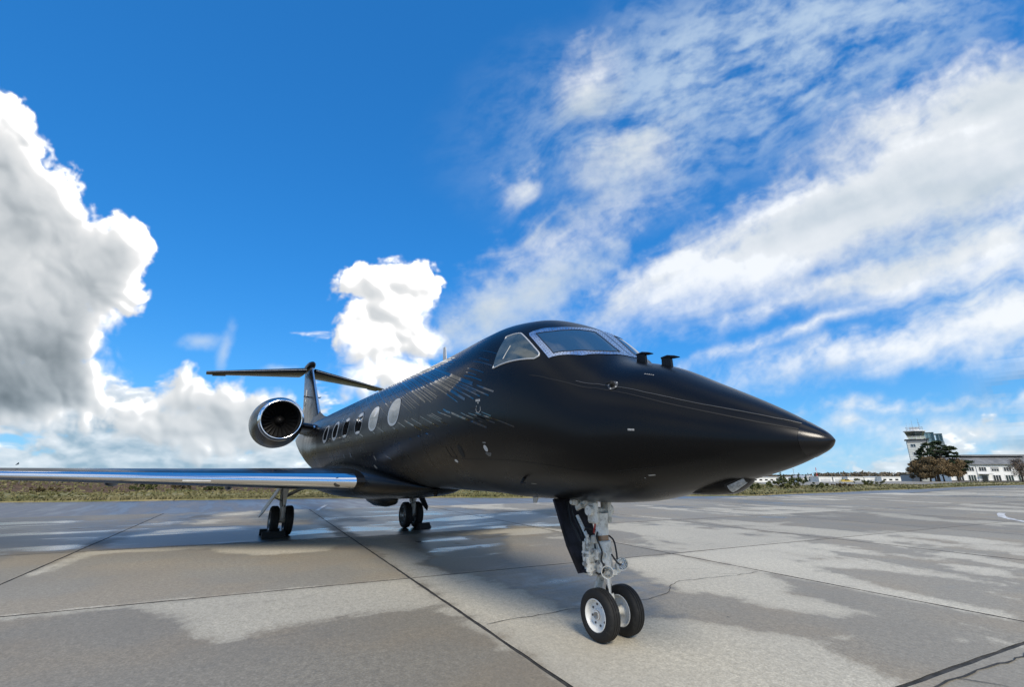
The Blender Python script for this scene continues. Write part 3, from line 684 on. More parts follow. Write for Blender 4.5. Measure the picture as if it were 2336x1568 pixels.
def make_fuselage():
    xs = np.concatenate([np.linspace(-25.7, -13, 60), np.linspace(-12.8, -4.6, 34), np.linspace(-4.4, 2.2, 110), 2.64 - np.linspace(.65, 0.0, 30)**2])
    th = np.linspace(0, 360, 120, endpoint=False)
    X, Th = np.meshgrid(xs, th, indexing='ij')
    fu = part(MB().grid(surf(X, Th), True), 'fuselage', M_PAINT, smooth=60)
    # gloss cap on the nose tip
    xs = 2.64 - np.linspace(.425, 0.0, 26)**2; X, Th = np.meshgrid(xs, th, indexing='ij')
    part(MB().grid(surf(X, Th, .0035), True), 'nose_cap', M_CAP, fu, 60)
    return fu
FUSE = make_fuselage()

def ribbon(pts, width, name, m, parent, off=.0022, n=10):
    """strip laid along (x, th) points on the skin"""
    P = np.array(pts, float); d = np.concatenate([[0], np.cumsum(np.linalg.norm(np.diff(surf0(P[:, 0], P[:, 1]), axis=0), axis=1))])
    q = np.linspace(0, d[-1], max(2, int(d[-1] / .06) + 2)); x = np.interp(q, d, P[:, 0]); th = np.interp(q, d, P[:, 1])
    p = surf(x, th, off); nrm = surf(x, th, off + .05) - p; t = np.gradient(p, axis=0); sd = np.cross(nrm, t); sd /= np.maximum(np.linalg.norm(sd, axis=1, keepdims=True), 1e-9)
    r = np.where(np.arange(len(q)) == 0, .6, 1.0)[:, None]
    return part(MB().grid(np.array([p - sd * width / 2 * r, p + sd * width / 2 * r])), name, m, parent, 60, False)

SEG = [(0.098, 165.0, 0.439, 160.5, 2), (0.025, 168.5, 0.244, 166.5, 1.5), (0.001, 171.0, 0.123, 170.5, 4), (-0.011, 174.0, 0.463, 170.5, 4), (-0.011, 176.5, 0.402, 174.5, 2), (0.013, 177.5, 0.329, 176.0, 1.5), (-0.364, 179.5, -0.011, 180.0, 4), (-0.498, 182.0, -0.303, 182.5, 2.5), (-0.303, 182.5, 0.256, 183.5, 2), (-0.984, 182.0, -0.778, 184.5, 2), (-0.778, 184.5, -0.194, 189.0, 2), (-1.13, 182.5, -0.924, 184.5, 2), (-0.924, 184.5, -0.34, 190.0, 2), (-1.301, 182.5, -1.143, 184.0, 2), (-1.143, 184.0, -0.705, 189.0, 2), (-1.508, 181.5, -1.386, 183.5, 2), (-1.386, 183.5, -0.984, 188.5, 1.5), (-1.799, 181.0, -1.556, 184.0, 4), (-1.556, 184.0, -0.899, 192.0, 4), (-0.084, 160.5, 0.183, 158.0, 1.5), (0.183, 158.0, 0.402, 153.5, 2), (-0.206, 166.5, 0.05, 165.5, 1.5), (-1.301, 146.5, -0.814, 152.0, 2), (-1.252, 153.0, -0.95, 156.5, 2), (-1.386, 154.5, -0.851, 160.0, 2), (-1.483, 158.5, -1.009, 164.0, 2), (-1.495, 161.0, -1.179, 165.0, 2), (-1.532, 163.0, -1.021, 168.5, 3), (-4.123, 182.5, -3.636, 189.0, 2), (-4.415, 185.8, -4.099, 190.0, 2), (-5.462, 181.0, -4.861, 189.5, 2), (-6.1, 180, -5.462, 189.0, 1.5), (-6.785, 184.0, -6.424, 188.5, 2), (-3.746, 182.0, -2.931, 192.0, 3.5), (-3.405, 181.5, -2.614, 191.5, 2), (-2.979, 181.0, -2.189, 191.0, 2), (-2.675, 180.5, -1.872, 190.0, 1.5), (-2.59, 180.5, -2.152, 185.5, 1.5), (-2.505, 180.0, -2.104, 185.0, 1.5), (-2.262, 179.5, -1.799, 184.0, 2), (-2.067, 179.0, -1.82, 181.0, 4), (-2.846, 194.0, -2.7, 195.0, 3), (-3.198, 195.0, -3.101, 196.5, 2), (-3.612, 196.5, -3.503, 198.0, 2), (-4.269, 199.0, -4.159, 200.5, 1.5), (-4.741, 200.0, -4.62, 202.5, 1.5), (-5.582, 202.5, -5.342, 207.0, 2), (-5.222, 209.5, -4.861, 215.5, 1.5), (-8.949, 180.0, -8.348, 188.0, 1.5)]
# long lines that wind forward from the crown: offset at 160 deg, width in cm, end angle
LONG = [(-4.02, .9, 172), (-3.72, .9, 168), (-3.5, .8, 170), (-2.88, 1.0, 168), (-2.6, .9, 171), (-2.43, 1, 173), (-2.28, 1, 172), (-2.14, 1, 174), (-2.0, 1.2, 171), (-4.7, .8, 160), (-5.4, .8, 158), (-6.0, .8, 156), (-1.7, 1.2, 148), (-1.32, 1.2, 146), (-1.08, 1.2, 144), (-7.55, .9, 158), (-6.9, 1, 168), (-6.3, 1, 163), (-5.65, 1, 176), (-5.2, 1.8, 166), (-4.9, 1, 165), (-4.5, 1.2, 178), (-4.27, 1.3, 176), (-4.15, 1.3, 175), (-3.9, 1.6, 174), (-3.58, 3.8, 173), (-3.40, 2, 174.5), (-3.27, 2, 173.5), (-3.12, 2, 173), (-3.03, 2.2, 172), (-2.70, 2.6, 177.5), (-2.50, 5.2, 177), (-2.35, 2.6, 177), (-2.20, 2.6, 176.5), (-2.08, 2.6, 176), (-1.93, 6, 169.5), (-1.93, 3.2, 174), (-1.78, 2, 152), (-1.62, 2, 150), (-1.45, 2, 149), (-1.2, 3, 147), (-.95, 2, 146), (-.6, 2.4, 140)]
M_LIP = mat('satin_edge_strip', (.06, .06, .06), .35)
def make_stripes():
    SX = np.linspace(-13, 1.0, 1401); SL = np.interp(SX, [-13, -2, -1.3, -.6, -.2, .2, .6, 1], [16, 16, 12, 5, -3, -13, -6, 0])
    I = np.concatenate([[0], np.cumsum((SL[1:] + SL[:-1]) / 2 * np.diff(SX))])
    for side in (0, 1):
        fl = (lambda t: t) if side == 0 else (lambda t: 180 - t)
        for (x0, w, te) in LONG:
            base = I - np.interp(x0, SX, I) + 160; m = (base > 98) & (base < te) & (SX < .2)
            if w == 3.2: m &= base > 170.5
            xs = SX[m]; ts = base[m]
            k = np.argmax(np.diff(np.concatenate([[0], ts])) <= 0); xs, ts = (xs[:k], ts[:k]) if k > 2 else (xs, ts)
            xs, ts = xs[::8], ts[::8]
            if len(xs) > 2: ribbon([(a, fl(b)) for a, b in zip(xs, ts)], w / 135, 'stripe', M_GLOSS, FUSE)
        for (xa, ta_, xb, tb, w) in [g for g in SEG if g[0] < -.9]: ribbon([(xa, fl(ta_)), (xb, fl(tb))], w / 140, 'stripe', M_GLOSS, FUSE)
        # panel seam along the nose; raised lip above has its highlight painted in
        ribbon([(x, fl(t)) for x, t in ((-0.121, 161.5), (0.183, 158.5), (0.451, 153.0), (0.743, 148.3), (0.938, 148.7), (1.217, 151.2), (1.461, 152.3), (1.68, 152.2), (1.874, 152.2), (2.057, 152.2), (2.227, 151.8), (2.376, 149.5), (2.46, 146))], .012, 'seam', M_SEAM, FUSE, .0026)
        P = [(x, fl(t)) for x, t in ((.5, 149), (.75, 144.5), (1.011, 145.0), (1.29, 146.6), (1.594, 145.5), (1.801, 144.3), (1.984, 142), (2.154, 139), (2.312, 134), (2.433, 124), (2.46, 120))]
        xs = np.linspace(.5, 2.46, 40); ts = np.interp(xs, [q[0] for q in P], [q[1] for q in P])
        part(MB().tube(surf(xs, ts, .001), .006, 6), 'seam_lip', M_LIP, FUSE, 60)
    # frame seams round the barrel
    for x in (-3.05, -5.1, -7.55, -9.9, -11.9): ribbon([(x, t) for t in range(-90, 271, 4)], .007, 'seam', M_SEAM, FUSE, .0015)
    for (xa, xb, t) in ((-13, -3.05, 196), (-13, -5.1, 205), (-12, -4, 152), (-1.9, 1.4, 214)):
        for tt in (t, 180 - t): ribbon([(x, tt) for x in np.linspace(xa, xb, 30)], .006, 'seam', M_SEAM, FUSE, .0015)
    for tt in ((148, 190), (32, -10)):
        ribbon([(-8.72, tt[0]), (-7.72, tt[0]), (-7.72, tt[1]), (-8.72, tt[1]), (-8.72, tt[0])], .014, 'exit_seam', M_SEAM, FUSE, .0018)
make_stripes()

def skin_disc(cx, ct, rx, rt, name, m, parent, off, rings=(0, .5, 1.0), n=40, p=2.3):
    P = []
    for r in rings:
        a = np.linspace(0, 2 * pi, n, endpoint=False); c, s = np.cos(a), np.sin(a)
        x = cx + r * rx * np.sign(c) * np.abs(c)**(2 / p); t = ct + r * rt * np.sign(s) * np.abs(s)**(2 / p); P.append(surf(x, t, off))
    return part(MB().grid(np.array(P), True), name, m, parent, 60, False)
def make_windows():
    CX = [-4.41, -5.75, -6.95, -8.22, -9.43, -10.72]
    for side in (0, 1):
        c0 = 172.5 if side == 0 else 7.5
        for k, cx in enumerate(CX):
            ring = M_FRAMEGREY if k >= 4 or k < 2 else M_GREYMETAL
            w = .335; h = 12.2
            fr = skin_disc(cx, c0, w, h, 'cabin_window', ring, JET, .004, rings=(.70, .85, 1.0))
            skin_disc(cx + (.018 if k < 2 else 0), c0 + ((-.7 if side == 0 else .7) if k < 2 else 0), w * (.88 if k < 4 else .76), h * (.88 if k < 4 else .80), 'pane', M_SHADE if k < 2 else M_DARKGLASS, fr, .0055)
            skin_disc(cx, c0, w * 1.05, h * 1.05, 'seal', M_SEAM, fr, .0025, rings=(.9, 1.0))
            if k in (2, 3):                                     # bright reflections on the dark panes, put in as pale discs
                sgn = 1 if side == 0 else -1
                for (dt, hh) in ((-.72, .16), (.80, .10)): skin_disc(cx + .03, c0 + sgn * h * dt, w * .52, h * hh, 'pale_patch', M_LGREY, fr, .0075, n=20)
            if k >= 4: skin_disc(cx, c0 + (h * .74 if side == 0 else -h * .74), w * .5, h * .07, 'pale_patch', M_LGREY, fr, .0075, n=20)  # thin pale strip on the dark pane
make_windows()

def edge_path(pts, n):
    P = np.array(pts, float); d = np.concatenate([[0], np.cumsum(np.hypot(np.diff(P[:, 0]), np.diff(P[:, 1]) * .018))]); q = np.linspace(0, d[-1], n)
    return np.stack([np.interp(q, d, P[:, 0]), np.interp(q, d, P[:, 1])], -1)
def coons(e_top, e_bot, m=14):
    a, b = e_top, e_bot; return np.stack([a + (b - a) * f for f in np.linspace(0, 1, m)])
def make_windscreen():
    for side in (0, 1):
        fl = (lambda q: q) if side == 0 else (lambda q: np.stack([q[..., 0], 180 - q[..., 1]], -1))
        n = 30
        it = edge_path([(-.315, 131), (-.15, 123.5), (-.02, 115), (.085, 104), (.125, 97)], n)
        ib = edge_path([(.11, 141), (.27, 131), (.42, 117.5), (.49, 106), (.505, 96)], n)
        ot = edge_path([(-.40, 129.5), (-.30, 122.5), (-.17, 116), (-.045, 106), (.035, 90.3)], n)
        ob = edge_path([(.085, 146), (.39, 128), (.53, 110), (.60, 90.3)], n)
        il = edge_path([(-.315, 131), (.11, 141)], 12); ol = edge_path([(-.40, 129.5), (-.43, 132), (-.40, 134), (-.145, 140.3), (.085, 146)], 12)
        ir = edge_path([(.125, 97), (.505, 96)], 12); orr = edge_path([(.035, 90.3), (.60, 90.3)], 12)
        mb = MB()
        for a, b in ((it, ot), (ib, ob), (il, ol), (ir, orr)):
            q = fl(coons(a, b, 5)); mb.grid(surf(q[..., 0], q[..., 1], .006))
        fr = part(mb, 'windscreen', M_BRUSH, JET, 60)
        q = fl(coons(it, ib, 16)); part(MB().grid(surf(q[..., 0], q[..., 1], .0045)), 'pane', M_SCREEN, fr, 60)
        gasket = MB()
        loop = np.concatenate([it, ir[1:], ib[::-1][1:], il[::-1][1:]]); q = fl(loop); gasket.tube(surf(q[:, 0], q[:, 1], .006), .006, 6)
        part(gasket, 'gasket', M_SEAM, fr, 60)
        fas = MB()
        for a, b, m in ((it, ot, 22), (ib, ob, 22), (il, ol, 14), (ir, orr, 14)):
            for f in np.linspace(.03, .97, m):
                k = f * (len(a) - 1); i = int(k); pa = a[i] + (a[min(i + 1, len(a) - 1)] - a[i]) * (k - i); pb = b[i] + (b[min(i + 1, len(b) - 1)] - b[i]) * (k - i)
                for g in (.30, .72):
                    c = fl(pa + (pb - pa) * g); p0 = surf(c[0], c[1], .005); p1 = surf(c[0], c[1], .0085); fas.cyl(p0, p1, .0055, n=6)
        tag(part(fas, 'fasteners', M_FASTENER, fr, None), kind='stuff')
        # triangular side window
        top = edge_path([(-.826, 137), (-.69, 134.5), (-.575, 133.5), (-.54, 134.2)], 16); rgt = edge_path([(-.54, 134.2), (-.07, 145.5), (-.062, 147.5)], 16)
        bot = edge_path([(-.814, 162), (-.46, 156.5), (-.109, 150.5), (-.062, 147.5)], 32)
        tr = np.concatenate([top, rgt[1:]]); tr = edge_path(tr, 32)
        q = fl(coons(tr, bot, 14)); sw = part(MB().grid(surf(q[..., 0], q[..., 1], .004)), 'side_window', M_SIDEGLASS, JET, 60)
        loop = np.concatenate([tr, bot[::-1][1:]]); loop = np.concatenate([loop, loop[:1]]); q = fl(loop)
        part(MB().tube(surf(q[:, 0], q[:, 1], .004), .011, 8, False), 'frame', M_FRAMEGREY, sw, 60)
        a = fl(np.array([[-.645, 156.0], [-.60, 146.0]])); part(MB().tube([surf(a[0, 0], a[0, 1], .009), surf(a[1, 0], a[1, 1], .009)], .006, 6), 'glint_bar', M_LGREY, sw)  # pale bar on the pane puts in a bright reflection
make_windscreen()

def mark(x0, t0, x1, t1, name='stencil', m=None, parent=None):
    q = np.array([[(x0, t0), (x1, t0)], [(x0, t1), (x1, t1)]]); return part(MB().grid(surf(q[..., 0], q[..., 1], .003)), name, m or M_MARK, parent or FUSE, None)
def make_small():
    for k in range(5): mark(1.165 + k * .02, 126.6 - .25 * k, 1.178 + k * .02, 125.6 - .25 * k)           # a row of tiny letters by the mast
    mark(1.17, 178.7, 1.235, 177.4); mark(1.20, 223.4, 1.27, 221.9); mark(1.14, 225.3, 1.155, 224.5)
    mark(-1.13, 177.9, -1.02, 177.0); mark(-1.08, 178.6, -1.05, 178.1)
    P = [(-1.06 + .055 * cos(a), 180.6 + 2.0 * sin(a)) for a in np.linspace(-.6, 3.9, 22)]; ribbon(P, .012, 'stencil_ring', M_MARK, FUSE, .003)
    ribbon([(-1.25, 180.0), (-1.09, 179.8)], .010, 'stencil', M_SEAM, FUSE, .003)
    # drain masts and service panels low on the side
    skin_disc(-1.057, 206, .042, 2.3, 'service_cap', M_LGREY, FUSE, .004, p=2)
    for k in range(3): mark(-1.11 + .015 * k, 209.3 + .9 * k, -.98 - .02 * k, 209.7 + .9 * k)
    mark(-1.08, 201.7, -1.01, 202.4)
    skin_disc(-1.74, 208.2, .065, 5.0, 'vent_hole', M_DARK, FUSE, .003, p=2)
    for (a, b) in (((-2.19, 204.5), (-2.15, 213.5)), ((-2.03, 204.5), (-1.97, 213))): ribbon([a, b], .014, 'vent_slot', M_SEAM, FUSE, .003)
    ribbon([(-2.15, 213.5), (-1.97, 213.4)], .012, 'vent_slot', M_SEAM, FUSE, .003)
    skin_disc(-2.06, 216.3, .05, 1.3, 'service_cap', M_LGREY, FUSE, .004, p=2)
    for (x, t) in ((-7.9, 205), (-8.6, 205)): skin_disc(x, t, .045, 2.8, 'service_cap', M_MARK, FUSE, .004, p=3)
    skin_disc(-6.35, 221, .06, 2.6, 'service_cap', M_MARK, FUSE, .004, p=2); skin_disc(-6.0, 211, .03, 2.6, 'service_cap', M_MARK, FUSE, .004, p=2)
    # angle-of-attack probe: ringed plate with a stub vane
    for side in (0, 1):
        f = (lambda t: t) if side == 0 else (lambda t: 180 - t)
        ap = skin_disc(.925, f(143.8), .055, 4.1, 'airflow_probe', mat('dull_probe_plate', (.10, .10, .10), .5, .5), JET, .005, p=2)
        p0 = surf(.925, f(143.8), .004); p1 = surf(.925, f(143.8), .05); q1 = p1 + np.array([-.075, 0, .0])
        part(MB().cyl(p0, p1, .03, .024, 14), 'hub', M_DARK, ap); part(MB().tube([p1, q1], [.014, .008], 8), 'vane', M_DARK, ap)
        for k in range(5):
            a = 2 * pi * k / 5 + .4; c = surf(.925 + .048 * cos(a), f(143.8 + 3.6 * sin(a)), .005); c2 = surf(.925 + .048 * cos(a), f(143.8 + 3.6 * sin(a)), .010)
            part(MB().cyl(c, c2, .008, n=8), 'screw', M_LGREY, ap)
        # small probe low on the side
        p0 = surf(-.66, f(229.5), 0); p1 = surf(-.66, f(229.5), .07); p2 = p1 + np.array([.09, 0, .01])
        pr = part(MB().tube([p0, p1], [.022, .013], 8), 'pitot_probe', M_SEAM); part(MB().tube([p1, p1 * .9 + p2 * .1, p2], [.013, .012, .008], 8), 'tip', M_SEAM, pr)
        mark(-.60, f(233.3), -.50, f(234))
    # pitot masts on the nose deck: flat blade with a forward-pointing head
    for (x, y) in ((.83, -.10), (1.15, -.06)):
        z = float(surf(x, 90)[2]) - .03
        b = MB().prism([(x - .075, y - .018, z), (x + .055, y - .018, z - .035), (x + .05, y - .018, z + .105), (x - .07, y - .018, z + .125)], (0, .036, 0))
        ms = part(b, 'mast', M_GREYMETAL if False else M_PAINT)
        part(MB().tube([(x - .085, y, z + .13), (x, y, z + .128), (x + .09, y, z + .108), (x + .16, y, z + .092)], [.012, .022, .018, .005], 12), 'head', M_PAINT, ms)
    # blade antennas on the spine and belly
    def blade(x, y, z0, h, c, name='blade_antenna', m=M_LGREY, dz=1, lean=.45):
        pr = [(x, y - .014, z0), (x - c, y - .014, z0), (x - c * (.62 + lean), y - .009, z0 + dz * h), (x - c * lean * 1.35, y - .009, z0 + dz * h)]
        q = [(a, -b + 2 * y, d) for a, b, d in pr]
        return part(MB().add(pr + q, [(0, 1, 2, 3), (7, 6, 5, 4), (0, 4, 5, 1), (1, 5, 6, 2), (2, 6, 7, 3), (3, 7, 4, 0)]), name, m)
    blade(-4.85, 0, 4.02, .60, .24); blade(-8.4, 0, 4.05, .25, .3, m=M_PAINT); blade(-1.36, -.05, 1.50, .10, .13, m=M_LGREY, dz=-1, lean=.3); blade(-5.0, 0, 1.54, .20, .25, m=M_PAINT, dz=-1)
    # infrared camera fairing under the chin
    def fair(x):
        pr = float(np.interp(x, [1.22, 1.32, 1.44, 1.56, 1.68, 1.74, 1.80, 1.87, 1.94], [-.01, .016, .045, .068, .084, .083, .066, .034, -.01])); w = float(np.interp(x, [1.22, 1.35, 1.5, 1.65, 1.78, 1.87, 1.94], [.03, .11, .16, .18, .17, .13, .04]))
        return pr, w, float(surf(x, 270)[2])
    def fair_row(x, a0, a1, n, k=1.0, dx=0.0):
        pr, w, zs = fair(x); return [(x + dx, w * k * np.sign(cos(a)) * abs(cos(a))**.7, zs + .075 + (.075 + pr) * k * np.sign(sin(a)) * abs(sin(a))**.7) for a in np.linspace(radians(a0), radians(a1), n)]
    ev = part(MB().grid([fair_row(x, 180, 360, 25) for x in np.linspace(1.22, 1.94, 40)]), 'camera_fairing', M_PAINT, JET, 50)
    part(MB().grid([fair_row(x, 200, 262, 12, 1.02, .003) for x in np.linspace(1.725, 1.905, 10)]), 'window_rim', M_SEAM, ev, 50)
    part(MB().grid([fair_row(x, 208, 252, 12, 1.04, .006) for x in np.linspace(1.75, 1.885, 10)]), 'window', mat('infrared_window', (.16, .19, .23), .15, spec=.8, coat=1, fn=vary((.14, .17, .20), (.30, .34, .38), 30)), ev, 50)
make_small()

# ---------------------------------------------------------------- wings
def airfoil(n=18, t=.12):
    """closed loop of (u along chord 0..1, h) from trailing edge over the top to the nose and back underneath"""
    b = (1 - np.cos(np.linspace(0, pi, n))) / 2
    y = 5 * t * (.2969 * np.sqrt(b) - .126 * b - .3516 * b**2 + .2843 * b**3 - .1036 * b**4)
    cam = .008 * np.sin(pi * b)
    top = np.stack([b, cam + y], -1); bot = np.stack([b, cam - y * .92], -1)
    return np.concatenate([top[::-1], bot[1:]])
def wing_sec(yy):
    a = abs(yy); le = -6.55 - .60 * (a - 1.3); te = -12.75 - .10 * (a - 1.3) if a < 4.6 else -13.08 - .28 * (a - 4.6); z = 1.63 + .019 * (a - 1.3)
    return le, le - te, z, .092 - .001 * (a - 1.3)
def make_wing(sg):
    ys = np.concatenate([np.linspace(.5, 1.6, 5), np.linspace(2.2, 12.1, 17)])
    rows = []; LE = []
    for a in ys:
        le, c, z, t = wing_sec(a); af = airfoil(22, t)
        rows.append([(le - u * c, sg * a, z + h * c) for u, h in af])
        afn = af[(af[:, 0] < .060)]; LE.append([(le - (u - .0006) * c * 1.0 + .003, sg * a, z + h * c * 1.012) for u, h in afn])
    w = part(MB().grid(rows), 'wing', M_PAINT, JET, 40)
    w.data.validate()
    LEs = [r for r, a in zip(LE, ys) if a > 1.2]; part(MB().grid(LEs), 'leading_edge', M_CHROME, w, 60)
    # winglet
    le, c, z, t = wing_sec(12.1); W = []
    for k, f in enumerate(np.linspace(0, 1, 7)):
        cc = c * (1 - .55 * f); x0 = le - .75 * f - .05; yy = sg * (12.1 + .35 * math.sin(f * 1.4) + .12 * f); zz = z + 1.45 * f**1.35; af = airfoil(12, .09)
        W.append([(x0 - u * cc, yy - sg * h * cc, zz + h * cc * .3) for u, h in af])
    part(MB().grid(W), 'winglet', M_PAINT, w, 40)
    # landing-light window near the root and stall strip on the leading edge
    le, c, z, t = wing_sec(1.75); part(MB().lathe((le - .07, sg * 1.66, z - .01), (1, 0, 0), [(0, .11), (.05, .10), (.075, .07), (.085, .0)], 20), 'landing_light', M_DARKGLASS, w)
    le, c, z, t = wing_sec(4.4); 
    part(MB().box((le + .004, sg * 4.35, z - .035), (.03, .62, .035), Matrix.Rotation(sg * .54, 3, 'Z')), 'stall_strip', M_LGREY, w)
    # small vortex fins along the top
    for a in np.linspace(8.0, 11.6, 10):
        le, c, z, t = wing_sec(a); part(MB().prism([(le - .20 * c, sg * a - .006, z + .066 * c), (le - .26 * c, sg * a - .006, z + .072 * c), (le - .25 * c, sg * a - .006, z + .072 * c + .045)], (0, .012, 0)), 'vortex_fin', M_PAINT, w, None)
    # flap track fairings underneath
    for a in (3.6, 6.4, 9.2):
        le, c, z, t = wing_sec(a); part(MB().lathe((le - c * .62, sg * a, z - .055 * c + .06), (-1, 0, -.03), [(0, .0), (.25, .07), (.8, .10), (1.5, .08), (2.0, .0)], 10), 'track_fairing', M_PAINT, w)
    return w
make_wing(-1); make_wing(1)
def make_belly():
    P = []
    for x in np.linspace(-4.9, -14.6, 50):
        f = (-4.9 - x) / 9.7; k = math.sin(pi * f)**.55 if 0 < f < 1 else 0; w = .25 + 1.35 * k; b = 1.50 - .36 * k; tp = 1.55 + .62 * k
        P.append([(x, w * np.sign(cos(a)) * abs(cos(a))**.8, (b + tp) / 2 + (tp - b) / 2 * np.sign(sin(a)) * abs(sin(a))**.8) for a in np.linspace(0, 2 * pi, 48, endpoint=False)])
    bl = part(MB().grid(P, True), 'belly_fairing', M_PAINT, JET, 50)
    part(MB().lathe((-7.3, -.1, 1.17), (-1, 0, 0), [(0, 0), (.25, .12), (.8, .20), (1.6, .22), (2.3, .15), (2.8, .0)], 20), 'antenna_blister', M_PAINT, bl)
make_belly()

# ---------------------------------------------------------------- engines
def make_engine(sg):
    X, Y, Z = -12.95, sg * 2.33, 3.57; o = Vector((X, Y, Z)); d = Vector((-1, 0, .035))
    e = empty('engine', (0, 0, 0)); e.parent = JET
    def droop(mb):
        mb.v = [(x, y, z if z > Z else Z + (z - Z) * (1 + .12 * min(1, max(0, (X - x) / .8)))) for x, y, z in mb.v]; return mb
    part(droop(MB().lathe(o, d, [(.12, .7065), (.20, .7255), (.27, .736), (.55, .79), (1.1, .835), (1.8, .845), (2.6, .82), (3.4, .72), (4.1, .58), (4.6, .49), (4.6, .45), (4.0, .44)], 64)), 'nacelle', M_PAINT, e, 40)
    part(droop(MB().lathe(o, d, [(.125, .7095), (.09, .699), (.05, .682), (.008, .655), (.001, .643), (0, .632), (.004, .621), (.012, .612), (.028, .604), (.05, .598), (.10, .590)], 160)), 'inlet_lip', M_CHROME, e, 60)
    part(MB().lathe(o, d, [(.10, .590), (.3, .585), (.9, .60), (.92, .0)], 48), 'inlet_duct', M_DARK, e, 60)
    fan = MB(); u, w = MB.frame(d); hub = o + d * .70
    for k in range(22):
        a = 2 * pi * k / 22; r = u * cos(a) + w * sin(a); tq = d.cross(r).normalized()
        P = []
        for f in np.linspace(0, 1, 6):
            rr = .17 + .41 * f; tw = radians(35 + 30 * f); ch = (.05 + .03 * f); ax = d * cos(tw) + tq * sin(tw)
            P.append([hub + r * rr - ax * ch, hub + r * rr + d * -.012, hub + r * rr + ax * ch])
        fan.grid([[tuple(q) for q in row] for row in P])
    f = part(fan, 'fan', M_FAN, e, 60); 
    part(MB().lathe(hub, -d, [(-.05, .19), (.0, .185), (.10, .15), (.2, .09), (.26, .03), (.27, .0)], 28), 'spinner', M_FAN, e, 60)
    # pylon joining the fuselage
    rows = []
    for (yy, zz, x0, c) in ((sg * 1.05, 3.34, -13.05, 3.5), (sg * 1.45, 3.40, -13.15, 3.3), (sg * 1.72, 3.44, -13.3, 3.1)):
        rows.append([(x0 - uu * c, yy, zz + hh * c) for uu, hh in airfoil(14, .105)])
    py = part(MB().grid(rows), 'pylon', M_PAINT, e, 40)
    part(MB().grid([[(x + .004, y, zz) for (x, y, zz) in [(x0 - uu * c, yy, z0 + hh * c * 1.03) for uu, hh in airfoil(14, .105) if uu < .05]] for (yy, z0, x0, c) in ((sg * 1.22, 3.365, -13.09, 3.4), (sg * 1.63, 3.427, -13.25, 3.16))]), 'pylon_edge', M_CHROME, e, 60)
make_engine(-1); make_engine(1)

# ---------------------------------------------------------------- tail
def make_tail():
    rows = []; LE = []
    for (z, le, te) in ((3.7, -18.6, -24.2), (4.35, -19.15, -24.3), (5.2, -20.25, -24.7), (6.2, -21.5, -25.15), (7.2, -22.7, -25.6), (7.75, -23.35, -25.85)):
        c = le - te; af = airfoil(16, .10); rows.append([(le - u * c, h * c * .78, z) for u, h in af])
        if z > 4.3: LE.append([(le - u * c + .008, h * c * .80, z) for u, h in af if u < .03])
    fin = part(MB().grid(rows), 'tail_fin', M_PAINT, JET, 40); part(MB().grid(LE), 'leading_edge', M_CHROME, fin, 60)
    part(MB().lathe((-23.15, 0, 7.82), (-1, 0, .0), [(0, .0), (.06, .10), (.2, .17), (.6, .23), (1.4, .24), (2.4, .17), (3.1, .0)], 20), 'bullet', M_PAINT, fin, 50)
    # dorsal fillet
    P = []
    for x, h, w in ((-16.4, .0, .10), (-17.3, .12, .13), (-18.3, .28, .17), (-19.2, .52, .22), (-20.2, .75, .26)):
        z0 = 3.95; P.append([(x, -w * 1.6, z0 - .1), (x, -w * .6, z0 + .10 + h * .6), (x, 0, z0 + .16 + h), (x, w * .6, z0 + .10 + h * .6), (x, w * 1.6, z0 - .1)])
    part(MB().grid(P), 'dorsal_fillet', M_PAINT, fin, 60)
    for sg in (-1, 1):
        b = part(MB().cyl((-22.15, sg * .12, 5.75), (-22.15, sg * .42, 5.78), .035, .025, 8), 'fin_antenna', M_PAINT, fin)
        part(MB().cyl((-21.95, sg * .40, 5.78), (-22.3, sg * .40, 5.78), .022, .022, 8), 'fin_antenna_bar', M_PAINT, fin)
    # emblem of pale strokes on the starboard face
    for (x0, z0, x1, z1) in ((-22.2, 5.5, -22.35, 6.15), (-22.55, 5.15, -22.05, 5.45), (-22.45, 4.85, -22.3, 5.4), (-22.75, 4.75, -22.7, 5.3)):
        part(MB().tube([(x0, -.30, z0), (x1, -.285, z1)], .02, 6), 'emblem_stroke', M_LGREY, fin)
    for sg in (-1, 1):
        st = []; el = []
        for a in np.linspace(0.05, 1, 9):
            le = -23.35 - 2.75 * a; te = -26.1 - 1.05 * a; c = le - te; y = sg * 5.05 * a; z = 7.52 - .22 * a; af = airfoil(14, .135)
            if a > .97: c *= .92
            st.append([(le - u * c, y, z + h * c) for u, h in af])
        tp = part(MB().grid(st), 'tailplane', M_PAINT, JET, 40)
        part(MB().grid([[(r[len(r) // 2][0] + .01, r[len(r) // 2][1], r[len(r) // 2][2] + .02), (r[len(r) // 2][0] + .01, r[len(r) // 2][1], r[len(r) // 2][2] - .02)] for r in st]), 'leading_edge', M_GREYMETAL, tp, None)
        part(MB().prism([(-25.9, sg * 4.1, 7.31), (-26.75, sg * 4.1, 7.31), (-26.95, sg * 4.75, 7.285), (-26.5, sg * 4.75, 7.285)], (0, 0, -.05)), 'balance_horn', M_PAINT, tp, None)
make_tail()

